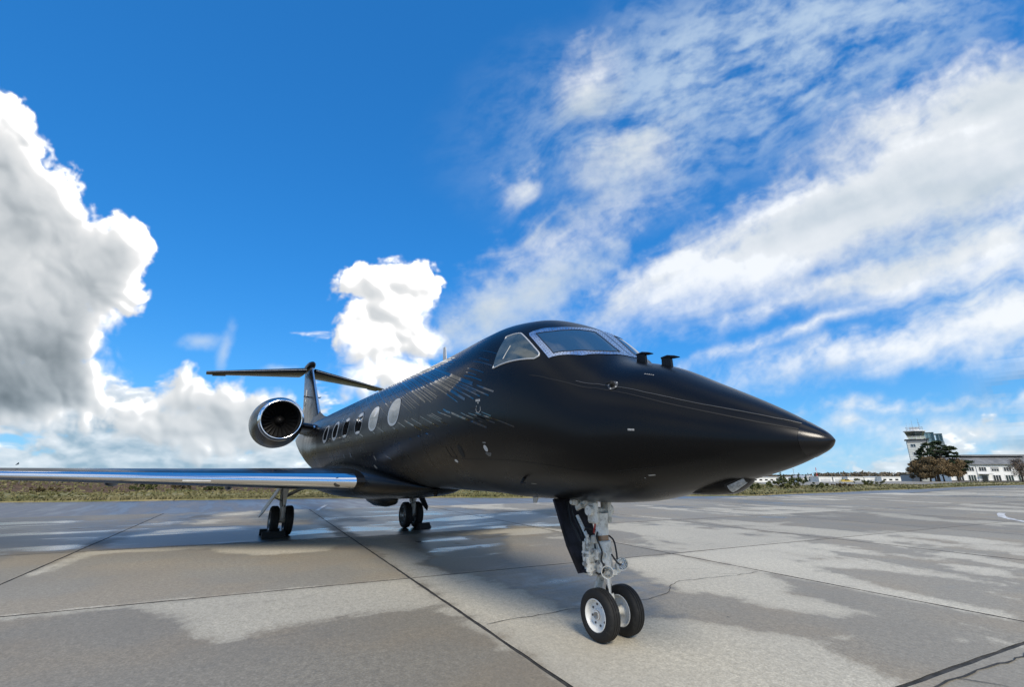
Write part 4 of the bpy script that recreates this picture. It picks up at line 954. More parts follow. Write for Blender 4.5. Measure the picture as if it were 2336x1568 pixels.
# ---------------------------------------------------------------- undercarriage
def tyre(mb, c, R, w, n=56):
    """tyre as a lathe about the y axis with rounded shoulders and grooves"""
    h = w / 2; rr = R * .60
    prof = [(-h * .80, rr), (-h * .98, R * .70), (-h * 1.0, R * .80), (-h * .93, R * .90), (-h * .76, R * .965), (-h * .55, R * .992), (-h * .44, R * .996), (-h * .42, R * .975), (-h * .36, R * .975), (-h * .34, R * .998), (-h * .08, R), (-h * .06, R * .978), (h * .06, R * .978), (h * .08, R), (h * .34, R * .998), (h * .36, R * .975), (h * .42, R * .975), (h * .44, R * .996), (h * .55, R * .992), (h * .76, R * .965), (h * .93, R * .90), (h, R * .80), (h * .98, R * .70), (h * .80, rr)]
    return mb.lathe(c, (0, 1, 0), prof, n)
def rim_prof(R, w, out):
    h = w / 2 * out; return [(h * .86, R * .625), (h * .92, R * .60), (h * .84, R * .575), (h * .50, R * .545), (h * .20, R * .50), (h * .12, R * .34), (h * .22, R * .24), (h * .36, R * .20), (h * .62, R * .17), (h * .64, R * .13), (h * .60, .0)]
def make_wheel(parent, c, R, w, out, rimmat, holes=8, front=True):
    c = Vector(c); ty = part(tyre(MB(), c, R, w), 'tyre', M_RUBBER, parent, 50)
    rm = part(MB().lathe(c, (0, 1, 0), rim_prof(R, w, out), 40).lathe(c, (0, 1, 0), rim_prof(R, w, -out), 40), 'rim', rimmat, parent, 40)
    hl = MB(); 
    for k in range(holes):
        a = 2 * pi * k / holes + .2; p = c + Vector((cos(a) * R * .40, out * w / 2 * .165, sin(a) * R * .40)); hl.cyl(p - Vector((0, .004 * out, 0)), p + Vector((0, .006 * out, 0)), R * .045, n=10)
    part(hl, 'rim_bolts', M_FASTENER, parent, None)
    part(MB().lathe(c + Vector((0, out * w / 2 * .5, 0)), (0, out, 0), [(0, R * .185), (w * .04, R * .185), (w * .06, R * .16)], 24), 'axle_ring', M_TITAN, parent)
    part(MB().lathe(c + Vector((0, out * w / 2 * .62, 0)), (0, out, 0), [(0, R * .13), (w * .10, R * .125), (w * .10, R * .07), (w * .04, .0)], 20), 'axle_cap', M_GREYMETAL, parent)

def make_nose_gear():
    g = empty('nose_gear', (0, 0, 0)); g.parent = JET; R, W = .272, .165
    for sg in (-1, 1): make_wheel(g, (0, sg * .19, R), R, W, sg, M_RIM, 8)
    part(MB().cyl((0, -.16, R), (0, .16, R), .045, n=16), 'axle', M_GEAR, g)
    L = lambda z: Vector((-.015 - .115 * (z - .27) / 1.1, 0, z))            # strut line, raked aft going up
    part(MB().tube([L(.24), L(.36), L(.46)], [.075, .065, .058], 18), 'fork', M_GEAR, g)
    part(MB().cyl(L(.44), L(.66), .044, n=20), 'piston', M_STEEL, g)
    part(MB().tube([L(.635), L(.66), L(.70), L(.72), L(.86), L(.90), L(1.02), L(1.03)], [.085, .092, .092, .082, .085, .095, .095, .08], 22), 'steering_collar', M_GEAR, g, 30)
    part(MB().tube([L(1.02), L(1.10)], [.072, .072], 20), 'bronze_band', M_TITAN, g)
    a = MB(); a.tube([L(1.09), L(1.20), L(1.34)], [.078, .085, .10], 20)
    for sg in (-1, 1): a.bbox(L(1.36) + Vector((.0, sg * .11, 0)), (.17, .06, .26), .02); a.cyl(L(1.38) + Vector((0, sg * .14, 0)), L(1.38) + Vector((0, sg * .19, 0)), .06, n=18)
    a.cyl(L(1.38) - Vector((0, .15, 0)), L(1.38) + Vector((0, .15, 0)), .035, n=14)
    part(a, 'upper_strut', M_GEAR, g, 30)
    # retraction brace running aft and up
    b = MB().tube([L(1.32) + Vector((-.08, -.03, 0)), (-.40, -.05, 1.46), (-.62, -.05, 1.54)], [.035, .032, .032], 10)
    b.bbox((-.34, -.08, 1.44), (.30, .05, .07), .012, Matrix.Rotation(-.4, 3, 'Y')); b.bbox((-.47, -.10, 1.47), (.13, .07, .10), .015); b.cyl((-.33, -.15, 1.42), (-.33, .03, 1.42), .03, n=12); b.cyl((-.50, -.15, 1.46), (-.50, .03, 1.46), .028, n=12); part(b, 'retraction_brace', M_GEAR, g, 30)
    # steering actuator manifold: valve blocks, unions and cylinders on the starboard flank
    m = MB()
    for (x, y, z, sx, sy, sz) in ((-.20, -.13, .97, .10, .09, .17), (-.19, -.15, .84, .13, .11, .10), (-.17, -.15, .72, .12, .10, .14), (-.10, -.10, .88, .09, .08, .12), (-.12, -.12, 1.05, .07, .06, .09), (-.26, -.12, .90, .07, .08, .09), (-.05, -.10, .74, .10, .06, .14)): m.bbox((x, y, z), (sx, sy, sz), .012)
    for (p, q, r) in (((-.22, -.19, .80), (-.22, -.19, 1.02), .025), ((-.14, -.21, .70), (-.14, -.21, .86), .03), ((-.17, -.18, .95), (-.17, -.18, 1.10), .02), ((-.28, -.16, .76), (-.16, -.22, .76), .022), ((-.24, -.20, .90), (-.12, -.20, .90), .02)): m.cyl(p, q, r, n=12)
    part(m, 'steering_manifold', M_GEAR, g, 30)
    u = MB()
    for (x, y, z, r) in ((-.13, -.20, .99, .018), (-.20, -.21, .87, .016), (-.10, -.16, .93, .02), (-.15, -.23, .78, .018), (-.04, -.135, .80, .016), (-.24, -.17, .97, .016), (-.08, -.15, .70, .015), (-.02, -.10, .90, .014)): u.cyl((x, y, z), (x + .01, y - .035, z), r, n=8)
    part(u, 'hose_unions', M_GREYMETAL, g, None)['kind'] = 'stuff'
    c = L(.855) + Vector((.07, -.075, .03)); tq = MB(); tq.lathe(c, (.55, -.8, 0), [(-.012, .040), (.012, .040), (.012, .028), (-.012, .028)], 20, True); part(tq, 'tow_ring', M_GEAR, g)
    # torque links behind
    t = MB(); t.tube([(-.13, -.02, .68), (-.235, -.02, .50), (-.235, .02, .50), (-.13, .03, .68)], [.03, .024, .024, .03], 8); t.bbox((-.175, 0, .585), (.05, .11, .22), .015, Matrix.Rotation(.45, 3, 'Y')); t.tube([(-.235, 0, .50), (-.09, 0, .36)], [.03, .035], 10); part(t, 'torque_link', M_GEAR, g, 30)
    # hoses
    hs = [[(-.11, -.06, 1.14), (-.06, -.13, 1.08), (-.03, -.12, 1.00), (.0, -.11, .92), (-.01, -.12, .83), (.03, -.10, .77)], [(-.18, -.05, 1.12), (-.24, -.12, 1.17), (-.28, -.14, 1.10), (-.24, -.16, 1.02)], [(-.56, -.12, 1.48), (-.45, -.16, 1.30), (-.34, -.17, 1.18), (-.27, -.17, 1.06)], [(-.60, -.13, 1.46), (-.49, -.18, 1.25), (-.37, -.19, 1.12), (-.30, -.18, 1.0)], [(.06, -.02, .90), (.10, -.0, .84), (.12, .03, .80), (.13, .06, .79)], [(-.11, -.13, .70), (-.02, -.16, .685), (.03, -.13, .72), (.02, -.11, .80)], [(-.16, .05, 1.12), (-.03, .10, 1.05), (.02, .10, .92), (.05, .08, .82)]]
    for h in hs:
        P = []; 
        for k in range(len(h) - 1):
            p0 = Vector(h[max(k - 1, 0)]); p1 = Vector(h[k]); p2 = Vector(h[k + 1]); p3 = Vector(h[min(k + 2, len(h) - 1)])
            for f in (0, .25, .5, .75): P.append(.5 * ((2 * p1) + (p2 - p0) * f + (2 * p0 - 5 * p1 + 4 * p2 - p3) * f * f + (3 * p1 - p0 - 3 * p2 + p3) * f**3))
        P.append(Vector(h[-1])); part(MB().tube(P, .0105, 7), 'hose', M_HOSE, g, 60)
    part(MB().tube([(-.20, -.02, 1.33), (-.16, -.06, 1.22), (-.13, -.08, 1.15)], .006, 6), 'safety_cord', M_HOSE, g); part(MB().box((-.14, -.085, 1.17), (.02, .01, .12), Matrix.Rotation(.3, 3, 'Y')), 'safety_ribbon', M_RED, g)
    # taxi lights
    for (c, d) in (((.06, -.10, .715), (.80, -.58, -.06)), ((.10, .10, .79), (.90, -.36, -.05))):
        c = Vector(c); d = Vector(d).normalized()
        lb = part(MB().lathe(c, d, [(-.08, .0), (-.075, .033), (-.045, .058), (-.005, .067), (.006, .074), (.016, .072), (.016, .063), (.004, .062)], 26), 'taxi_light', M_GEAR, g, 50)
        part(MB().lathe(c, d, [(.004, .062), (-.015, .052), (-.038, .032), (-.05, .008), (-.05, .0)], 26), 'lamp_bowl', M_LAMP, g, 60)
        part(MB().lathe(c, d, [(.006, .062), (.014, .034), (.016, .0)], 24), 'lamp_lens', mat('lamp_glass', (.9, .9, .9), .02, fn=lambda T, b: setattr(b.inputs['Transmission Weight'], 'default_value', 1.0)), g, 60)
    part(MB().bbox((.0, 0, .70), (.10, .20, .055), .012).bbox((.03, .10, .73), (.06, .06, .10), .012).cyl((.0, .0, .645), (-.02, .0, .70), .09, n=20), 'light_bracket', M_GEAR, g, 30)
    # door carried on the strut, behind it
    dr = [(-.66, -.30, 1.50), (-.66, .26, 1.50), (-.40, .24, .74), (-.265, .20, .665), (-.265, -.24, .665), (-.42, -.285, .96)]
    part(MB().prism(dr, (-.035, 0, -.012)), 'gear_door', M_DOORIN, g, None)
    part(MB().tube([(-.30, -.05, .80), (-.33, -.06, .80), (-.36, -.07, .83)], .02, 8).tube([(-.42, -.12, 1.30), (-.20, -.13, 1.02)], .022, 8), 'door_rod', M_GEAR, g)
    part(MB().bbox((-.18, -.07, .675), (.26, .05, .035), .01).bbox((-.22, -.16, .695), (.09, .14, .04), .01), 'door_bracket', M_DOORIN, g)
make_nose_gear()

def make_main_gear(sg):
    g = empty('main_gear', (0, 0, 0)); g.parent = JET; R, W, X, Y = .43, .235, -12.0, sg * 2.08
    for s in (-1, 1): make_wheel(g, (X, Y + s * .20, R), R, W, s, M_GREYMETAL, 10)
    part(MB().cyl((X, Y - .2, R), (X, Y + .2, R), .07, n=16), 'axle', M_GEAR, g)
    part(MB().tube([(X - .05, Y, 1.45), (X, Y, 1.1), (X + .03, Y, .88), (X + .04, Y, .84)], [.11, .10, .095, .07], 18), 'strut', M_LGREY, g)
    part(MB().cyl((X + .04, Y, .85), (X + .02, Y, .45), .06, n=16), 'piston', M_STEEL, g)
    part(MB().tube([(X + .06, Y, .95), (X + .17, Y, .74), (X + .15, Y, .52)], [.07, .095, .11], 14).bbox((X + .17, Y, .56), (.16, .15, .20), .03).bbox((X + .25, Y, .72), (.06, .09, .24), .02, Matrix.Rotation(.25, 3, 'Y')), 'trailing_link', M_LGREY, g, 30)
    part(MB().tube([(X - .02, Y, 1.12), (X + .1, Y - sg * .45, 1.36), (X + .15, Y - sg * .8, 1.5)], [.04, .035, .035], 10).tube([(X - .02, Y, 1.06), (X + .1, Y - sg * .45, 1.31), (X + .15, Y - sg * .8, 1.46)], [.02, .02, .02], 8), 'side_brace', M_GREYMETAL, g)
    # leg door leaning outboard, a thin pale plate
    y0 = Y + sg * .12; pl = [(X + .32, y0, 1.45), (X - .30, y0, 1.45), (X - .25, y0 + sg * .42, .72), (X - .02, y0 + sg * .50, .55), (X + .22, y0 + sg * .42, .70)]
    part(MB().prism(pl, (0, sg * -.03, -.02)), 'gear_door', M_LGREY if sg < 0 else M_DOORIN, g, None)
    part(MB().tube([(X + .1, Y, .98), (X + .1, y0 + sg * .18, 1.12)], .018, 8), 'door_rod', M_GREYMETAL, g)
    # inboard plate in front of the leg
    part(MB().prism([(X + .40, Y - sg * .10, 1.5), (X + .40, Y + sg * .10, 1.5), (X + .33, Y + sg * .03, .88), (X + .33, Y - sg * .02, .88)], (-.03, 0, 0)), 'leg_plate', M_LGREY, g, None)
    for (dy, z0) in ((-.03, 1.3), (.035, 1.2)): part(MB().tube([(X + .12, Y + dy, z0), (X + .14, Y + dy * 1.6, 1.0), (X + .20, Y + dy, .85), (X + .21, Y + dy * 2.2, .62)], .014, 7), 'hose', M_HOSE, g, 60)
make_main_gear(-1); make_main_gear(1)

# ---------------------------------------------------------------- wheel chocks
def chock(loc, rz, label, L=.55):
    m = mat('black_rubber_chock', (.015, .015, .015), .8)
    t = empty('wheel_chock', loc, label, 'chock', None, rz)
    part(MB().prism([(-.11, -L / 2, 0), (.11, -L / 2, 0), (.04, -L / 2, .17), (-.04, -L / 2, .17)], (0, L, 0)), 'block', m, t, None)
    part(MB().tube([(0, L / 2, .10), (.02, L / 2 + .09, .04), (-.04, L / 2 + .16, .008), (-.12, L / 2 + .13, .008), (-.15, L / 2 + .02, .008)], .009, 6), 'rope', M_HOSE, t)
chock((-12 + .43, -2.28, 0), .05, 'black rubber chock in front of the starboard main wheel under the wing', .62)
chock((-12 - .42, -2.30, 0), -.05, 'black rubber chock behind the starboard main wheel under the wing')
chock((-12 + .40, 2.40, 0), .35, 'black rubber chock beside the port main wheel beyond the belly', .5)

# ================================================================ the airfield behind
RB = YAW - pi / 2                                           # local x to the right, local y away from the standpoint
def offx(px, d): return d * (px - 1168) / 1091.7            # metres to the right for a bearing, at d metres ahead
def leafmat(name, c1, c2, scale=1.2):
    def fn(T, b):
        n = T.noise(objco(T), scale, 4, .6); r = T.noise(objco(T), 9, 2, .5)
        T.l.new(T.mix(T.ramp(T.m('ADD', T.m('MULTIPLY', n, .6), T.m('MULTIPLY', r, .4)), .38, .62), c1, c2), b.inputs['Base Color'])
    return mat(name, rough=.8, spec=.2, fn=fn)
M_PINE = leafmat('pine_needles', (.022, .038, .018), (.065, .085, .040))
M_BROWN = leafmat('brown_autumn_leaves', (.10, .072, .036), (.24, .17, .09), .7)
M_TWIG = leafmat('bare_twigs', (.10, .075, .055), (.20, .155, .12), .7)
M_SHRUB = leafmat('shrub_leaves', (.040, .055, .020), (.12, .125, .045))
M_DRYSHRUB = leafmat('dry_shrub_leaves', (.07, .055, .028), (.15, .12, .055))
M_BARK = mat('bark', (.055, .042, .032), .9, fn=vary((.04, .03, .022), (.08, .062, .048), 3))
M_TUFT = leafmat('grass_blades', (.13, .13, .055), (.23, .205, .105), .25)
def leaves(C, N, size, seed, flat=.0, aspect=.55):
    """quads at centres C with random tilt"""
    r = np.random.default_rng(seed); n = len(C)
    a = r.normal(size=(n, 3)); a[:, 2] *= (1 - flat); a /= np.linalg.norm(a, axis=1, keepdims=True) + 1e-9
    b = np.cross(a, r.normal(size=(n, 3))); b /= np.linalg.norm(b, axis=1, keepdims=True) + 1e-9
    s = (size * r.uniform(.6, 1.4, n))[:, None]; a = a * s; b = b * s * aspect
    V = np.stack([C - a - b, C + a - b * .3, C + a * 1.1 + b, C - a * .6 + b], 1).reshape(-1, 3)
    m = MB(); m.v = [tuple(q) for q in V.tolist()]; m.f = [(4 * i, 4 * i + 1, 4 * i + 2, 4 * i + 3) for i in range(n)]; return m
def clump_points(clumps, n, seed, shell=.5):
    r = np.random.default_rng(seed); out = []; w = np.array([c[3]**2 for c in clumps]); w = w / w.sum()
    for (x, y, z, rad, sq), k in zip(clumps, (w * n).astype(int) + 1):
        v = r.normal(size=(k, 3)); v /= np.linalg.norm(v, axis=1, keepdims=True); q = v * (rad * r.uniform(shell, 1.05, k)[:, None]**.7); q[:, 2] *= sq; out.append(q + np.array([x, y, z]))
    return np.concatenate(out)
def limbs(mb, base, top, r0, tips, seed):
    r = random.Random(seed); b, t = Vector(base), Vector(top)
    pts = [b.lerp(t, f) + Vector((r.gauss(0, .06), r.gauss(0, .06), 0)) * (t - b).length * .12 * (f > 0) for f in (0, .3, .6, 1)]
    mb.tube(pts, [r0, r0 * .8, r0 * .6, r0 * .25], 8)
    for k, tp in enumerate(tips):
        s = b.lerp(t, r.uniform(.3, .85)); tp = Vector(tp); m = s.lerp(tp, .5) + Vector((0, 0, .15 * (tp - s).length)); mb.tube([s, m, tp], [r0 * .38, r0 * .22, r0 * .06], 6)

def pine_tree():
    d = 142; o = bgp(offx(2140, d), d, -.45); t = empty('pine_tree', o, 'dark green spreading pine tree standing in front of the control tower', 'tree', None, RB)
    r = random.Random(5); cl = []
    for k in range(80):
        f = r.random(); z = 3.4 + 8.4 * f; wd = (6.2 * (1 - f)**.55 + 1.4); x = r.uniform(-.75, 1) * wd + .4 + 1.2 * (f < .35); y = r.uniform(-1, 1) * wd * .7
        cl.append((x, y, z, r.uniform(.6, 1.25) * (1.05 - .35 * f), r.uniform(.30, .48)))
    cl += [(5.5, 0, 5.0, .8, .3), (6.5, .4, 4.6, .7, .3), (-4.2, 0, 7.4, .8, .4), (3.9, 0, 8.2, .8, .35)]
    mb = MB(); limbs(mb, (0, 0, 0), (.3, 0, 11.2), .42, [c[:3] for c in cl[::2]], 3); mb.build('trunk', M_BARK, t, 60)
    leaves(clump_points(cl, 12000, 11, .15), 0, .30, 12, .55, .40).build('crown', M_PINE, t, None, False)
def leafy(px, d, H, rx, label, m, seed, name='autumn_tree', n=9000, trunks=1, dense=.12, z0=None, leaf=.26, group=None, asp=.35, low=.18):
    o = bgp(offx(px, d), d, tz(offx(px, d), d) - .05 if z0 is None else z0); t = empty(name, o, label, 'tree', group, RB)
    r = random.Random(seed); cl = []
    for k in range(34):
        f = r.random()**.8; z = H * (low + .10 + (.86 - low) * f); wd = rx * (1 - max(0, f - .35)**1.6 * 1.5) * (.75 + .5 * min(f, .5)); a = r.uniform(0, 2 * pi); q = r.random()**.5
        cl.append((cos(a) * wd * q, sin(a) * wd * q * .8, z, r.uniform(.10, .19) * H, r.uniform(.6, .9)))
    mb = MB()
    for k in range(trunks):
        x = (k - (trunks - 1) / 2) * 1.6; limbs(mb, (x, 0, 0), (x * .6 + r.gauss(0, .3), 0, H * .8), H * .035, [c[:3] for c in cl[k::trunks + 1]], seed + k)
    mb.build('trunk', M_BARK, t, 60)
    leaves(clump_points(cl, n, seed + 9, dense), 0, leaf, seed + 1, 0, asp).build('crown', m, t, None, False)
    return t
pine_tree()
leafy(2098, 137, 6.0, 3.2, 'brown leafed tree at the left foot of the control tower', M_BROWN, 21, z0=-.45)
leafy(2127, 134, 6.6, 3.9, 'tall brown leafed tree in front of the pine', M_BROWN, 22, trunks=2, n=11000, z0=-.45)
leafy(2152, 136, 6.2, 3.6, 'brown leafed tree right of the tall one, under the pine', M_BROWN, 23, z0=-.45)
leafy(2186, 139, 6.6, 3.6, 'sparse brown tree at the near end of the white terminal', M_BROWN, 24, n=5000, z0=-.5, dense=.1)
leafy(2330, 137, 7.0, 3.2, 'bare pale-twigged tree before the terminal at the right edge', M_TWIG, 25, 'bare_tree', n=1500, z0=-.5, dense=.05, asp=.10, leaf=.40)

M_WHITEWALL = mat('white_render', (.78, .78, .76), .85, fn=vary((.72, .72, .70), (.82, .82, .80), .4))
M_PANELWALL = mat('pale_tile_cladding', (.66, .66, .60), .7, fn=vary((.60, .61, .55), (.70, .70, .64), .6))
M_GREENGLASS = mat('green_tinted_glass', (.020, .035, .034), .06, spec=.8, ior=1.6)
M_WINGLASS = mat('window_glass', (.020, .024, .028), .06, spec=.8, ior=1.6)
M_WFRAME = mat('white_window_frame', (.70, .70, .68), .5)
M_ROOF = mat('grey_roofing', (.16, .165, .17), .8, fn=vary((.13, .135, .14), (.20, .205, .21), .5))
M_RAIL = mat('grey_rail', (.35, .36, .37), .5, .5)
M_DARKTRIM = mat('dark_fascia', (.07, .065, .06), .7)  # dark trim colour for joints, deck, plinth, downpipe and shed roof
M_FRAMEGREEN = mat('green_steel_frame', (.07, .11, .11), .5)

def control_tower():
    d = 175; cx = (offx(2086, d) + offx(2133, d)) / 2; t = empty('control_tower', bgp(cx, d, -.8), 'pale control tower with glazed cab and antennas behind the trees', 'tower', None, RB - .66)
    W, D, H = 5.9, 5.9, 15.0
    sh = MB().box((0, 0, H / 2), (W, D, H)).build('shaft', M_PANELWALL, t)
    for k in range(18): MB().box((0, -D / 2 - .004, .8 + k * .82), (W + .01, .02, .03)).build('joint', M_DARKTRIM, sh)
    MB().box((0, -D / 2 - .03, H - .55), (W + .06, .05, 1.0)).build('overhang_shade_band', M_DARKTRIM if False else mat('grey_band', (.28, .28, .27), .8), sh)  # shade under the deck overhang, put in as a grey band
    for (x, z) in ((-1.35, 13.0), (1.55, 13.1), (-1.1, 10.0), (-1.1, 6.6)):
        w = MB().box((x, -D / 2 - .05, z), (1.5, .10, 1.2)).build('window', M_WFRAME, t)
        for s in (-1, 1): MB().box((x + s * .34, -D / 2 - .105, z), (.58, .02, 1.0)).build('pane', M_WINGLASS, w)
    MB().box((0, 0, H + .12), (W + .9, D + .9, .24)).build('deck', M_DARKTRIM, t)
    # balcony with white panels
    rl = MB().box((0, -D / 2 - .6, H + 1.30), (W * .84, .06, .08)).box((-W * .42, 0, H + 1.30), (.06, D + 1.2, .08)).box((W * .42, 0, H + 1.30), (.06, D + 1.2, .08)).build('balcony_rail', M_WFRAME, t)
    for k in range(5): MB().box((-W * .42 + k * W * .21, -D / 2 - .6, H + .75), (.10, .08, 1.1)).build('balcony_post', M_WFRAME, t)
    for k in range(4): MB().box((-W * .315 + k * W * .21, -D / 2 - .57, H + .72), (W * .17, .03, .72)).build('balcony_panel', mat('clear_panel', (.50, .53, .42), .3), t)
    # cab with outward-leaning glass
    n = 8; r0, r1, z0, z1 = 2.2, 2.9, H + 1.1, H + 3.0
    cb = MB().lathe((0, 0, H + .2), (0, 0, 1), [(0, 2.15), (.95, 2.2), (.95, 0)], n).build('cab_base', M_WFRAME, t)
    for k in range(n):
        a0, a1 = 2 * pi * (k + .04) / n, 2 * pi * (k + .96) / n
        MB().add([(r0 * cos(a0), r0 * sin(a0), z0), (r0 * cos(a1), r0 * sin(a1), z0), (r1 * cos(a1), r1 * sin(a1), z1), (r1 * cos(a0), r1 * sin(a0), z1)], [(0, 1, 2, 3)]).build('cab_pane', M_GREENGLASS, t, None, False)
        a = 2 * pi * k / n; MB().tube([(r0 * cos(a), r0 * sin(a), z0), (r1 * cos(a), r1 * sin(a), z1)], .09, 6).build('mullion', M_FRAMEGREEN, t)
    MB().lathe((0, 0, z1), (0, 0, 1), [(0, 0), (0, 3.0), (.18, 3.3), (.42, 3.3), (.55, 2.8), (.6, 0)], n).build('cab_roof', M_WHITEWALL, t)
    MB().box((.2, 0, z1 + 1.0), (2.3, 2.0, .9)).box((.2, 0, z1 + 1.55), (2.9, 2.5, .16)).build('roof_house', M_WFRAME, t)
    ra = MB()
    for z in (1.15, 1.7): 
        for s in (-1, 1): ra.tube([(-2.2, s * 2.0, z1 + z), (2.4, s * 2.0, z1 + z)], .04, 6); ra.tube([(s * 2.3, -2.0, z1 + z), (s * 2.3, 2.0, z1 + z)], .04, 6)
    ra.build('roof_rail', M_RAIL, t)
    for k in range(6): MB().cyl((-2.2 + k * .92, -2.0, z1 + .5), (-2.2 + k * .92, -2.0, z1 + 1.7), .05, n=6).build('rail_post', M_RAIL, t)
    for (x, y, h, r) in ((-1.9, -.5, 3.0, .04), (-.9, -.8, 2.6, .04), (-.2, .3, 4.0, .06), (1.6, -.6, 4.3, .07), (1.9, .4, 3.0, .04)):
        an = MB().cyl((x, y, z1 + .5), (x, y, z1 + .5 + h), r, r * .5, 6).build('antenna', M_RAIL, t)
    MB().box((1.6, -.6, z1 + 3.3), (.5, .08, .08)).box((1.6, -.6, z1 + 3.9), (.08, .5, .08)).build('antenna_arms', M_RAIL, t)
    MB().cyl((W / 2 - .3, -D / 2 - .10, 0), (W / 2 - .3, -D / 2 - .10, H), .09, n=8).build('downpipe', M_DARKTRIM, t)
control_tower()
def glazed_lookout():
    d = 187; cx = (offx(2120, d) + offx(2170, d)) / 2; t = empty('glazed_lookout', bgp(cx, d, -.8), 'green-framed glass lookout block beside the control tower, above the pine', 'building', None, RB - .64)
    W = 6.8; MB().box((0, 0, 7.6), (W, 5, 15.2)).build('body', mat('grey_green_cladding', (.20, .24, .23), .6), t)
    MB().box((-1.1, 0, 18.7), (4.0, 5, .3)).box((2.2, 0, 18.1), (2.2, 5, .25)).build('roof', M_FRAMEGREEN, t)
    for k in range(5):
        x = -3.0 + k * .95; MB().box((x, -2.4, 16.9), (.16, .16, 3.4)).build('post', M_FRAMEGREEN, t)
        if k < 4: MB().box((x + .475, -2.35, 16.9), (.76, .04, 3.2)).build('pane', mat('pale_green_glass', (.16, .25, .26), .08, spec=.8) if k in (1, 2) else M_GREENGLASS, t)
    for k in range(3):
        x = 1.3 + k * .95; MB().box((x, -2.4, 16.6), (.14, .14, 2.9)).build('post', M_FRAMEGREEN, t)
        if k < 2: MB().box((x + .475, -2.35, 16.6), (.76, .04, 2.7)).build('pane', M_GREENGLASS, t)
    for z in (15.4, 16.6): MB().box((-1.1, -2.46, z), (3.9, .08, .12)).build('rail', M_FRAMEGREEN, t)
glazed_lookout()
def terminal():
    d = 155; t = empty('terminal_building', bgp(offx(2200, d), d, -.55), 'long white two-storey terminal with grey hipped roof at the right', 'building', None, RB - .12)
    x0, x1, H, D = -4.0, 62.0, 5.75, 9.0; L = x1 - x0; cx = (x0 + x1) / 2
    MB().box((cx, D / 2, H / 2), (L, D, H)).build('wall', M_WHITEWALL, t)
    MB().box((cx, -.06, .30), (L, .10, .6)).build('plinth', M_DARKTRIM, t)
    rf = MB().add([(x0 - .5, -.7, H), (x1 + .5, -.7, H), (x1 - 4, D / 2, H + 2.6), (x0 + 3, D / 2, H + 2.6), (x0 - .5, D + .7, H), (x1 + .5, D + .7, H), (x0 - .5, -.7, H - .2), (x1 + .5, -.7, H - .2)], [(0, 1, 2, 3), (3, 2, 5, 4), (0, 3, 4), (1, 5, 2), (6, 7, 1, 0)]).build('roof', M_ROOF, t)
    MB().box((12, D / 2, H + 2.8), (20, 3, .5)).box((x1 - 20, D / 2, H + 2.9), (14, 3, .6)).build('ridge_vent', M_ROOF, rf)
    for k in range(18):
        x = x0 + 2.6 + k * 3.6
        w = MB().box((x, -.03, 4.15), (2.4, .10, 1.45)).build('window', M_WFRAME, t)
        for j in range(3): MB().box((x - .72 + j * .72, -.09, 4.15), (.60, .02, 1.20)).build('pane', M_WINGLASS, w)
        if k in (3, 9): MB().box((x, -.12, 4.5), (2.2, .03, .65)).build('blind', mat('grey_blind', (.32, .33, .33), .7), w)
        if k == 2:
            dr = MB().box((x, -.05, 1.2), (1.9, .12, 2.3)).build('door', M_RAIL, t); MB().box((x, -.12, 1.2), (1.5, .02, 1.9)).build('pane', M_WINGLASS, dr); MB().box((x, -.9, 2.6), (3.2, 1.8, .16)).build('canopy', M_RAIL, t)
        else:
            w = MB().box((x, -.03, 1.45), (2.5, .10, 2.0)).build('window', M_WFRAME, t)
            for j in range(3): MB().box((x - .76 + j * .76, -.09, 1.40), (.62, .02, 1.7)).build('pane', M_GREENGLASS if k % 3 else M_WINGLASS, w)
        if k % 4 == 1: MB().cyl((x + 1.8, -.16, .2), (x + 1.8, -.16, H), .09, n=8).build('downpipe', M_WFRAME, t)
terminal()
def forecourt():
    q = [bgp(offx(2085, 150), 150), bgp(offx(2085, 138), 138), bgp(offx(2200, 132), 132), bgp(offx(2320, 122), 122), bgp(180, 112), bgp(250, 112), bgp(260, 170), bgp(120, 170)]
    n = MB(); n.add([(p.x, p.y, tz((p - CAM).dot(RH), (p - CAM).dot(FH)) + .10) for p in q], [tuple(range(len(q)))])
    o = n.build('forecourt', mat('forecourt_concrete', (.33, .32, .30), .85, fn=vary((.28, .27, .25), (.36, .35, .33), .3)), None, None, False); tag(o, 'pale concrete forecourt in front of the terminal', None, None, 'structure')
forecourt()

# ---------------------------------------------------------------- far hangars, each a building of its own
def hangar(pa, pb, d, h, label, roof='flat', door=True):
    xa, xb = offx(pa, d), offx(pb, d); W = xb - xa; D = 16; z0 = 1.81 - d * 17.5 / 1092 - .8
    t = empty('hangar', bgp((xa + xb) / 2, d, z0), label, 'hangar', 'white hangars across the field', RB); h = h - z0 - .35
    MB().box((0, D / 2, h / 2), (W, D, h)).build('wall', M_WHITEWALL, t)
    if roof == 'gable': MB().prism([(-W / 2 - .3, -.4, h), (W / 2 + .3, -.4, h), (0, -.4, h + W * .16)], (0, D + .8, 0)).build('roof', mat('pale_grey_roof', (.42, .43, .44), .7), t)
    else: MB().box((0, D / 2, h + .15), (W + .6, D + .6, .3)).build('roof', M_WFRAME, t)
    if door: MB().box((0, -.08, h * .36), (W * .72, .12, h * .72)).build('door', mat('pale_hangar_door', (.5, .51, .52), .6, fn=vary((.44, .45, .46), (.58, .59, .60), .5)), t)
    else:
        for k in range(max(2, int(W / 4))): MB().box((-W / 2 + 2 + k * 4, -.06, h * .62), (2.0, .1, 1.0)).build('window', M_WINGLASS, t)
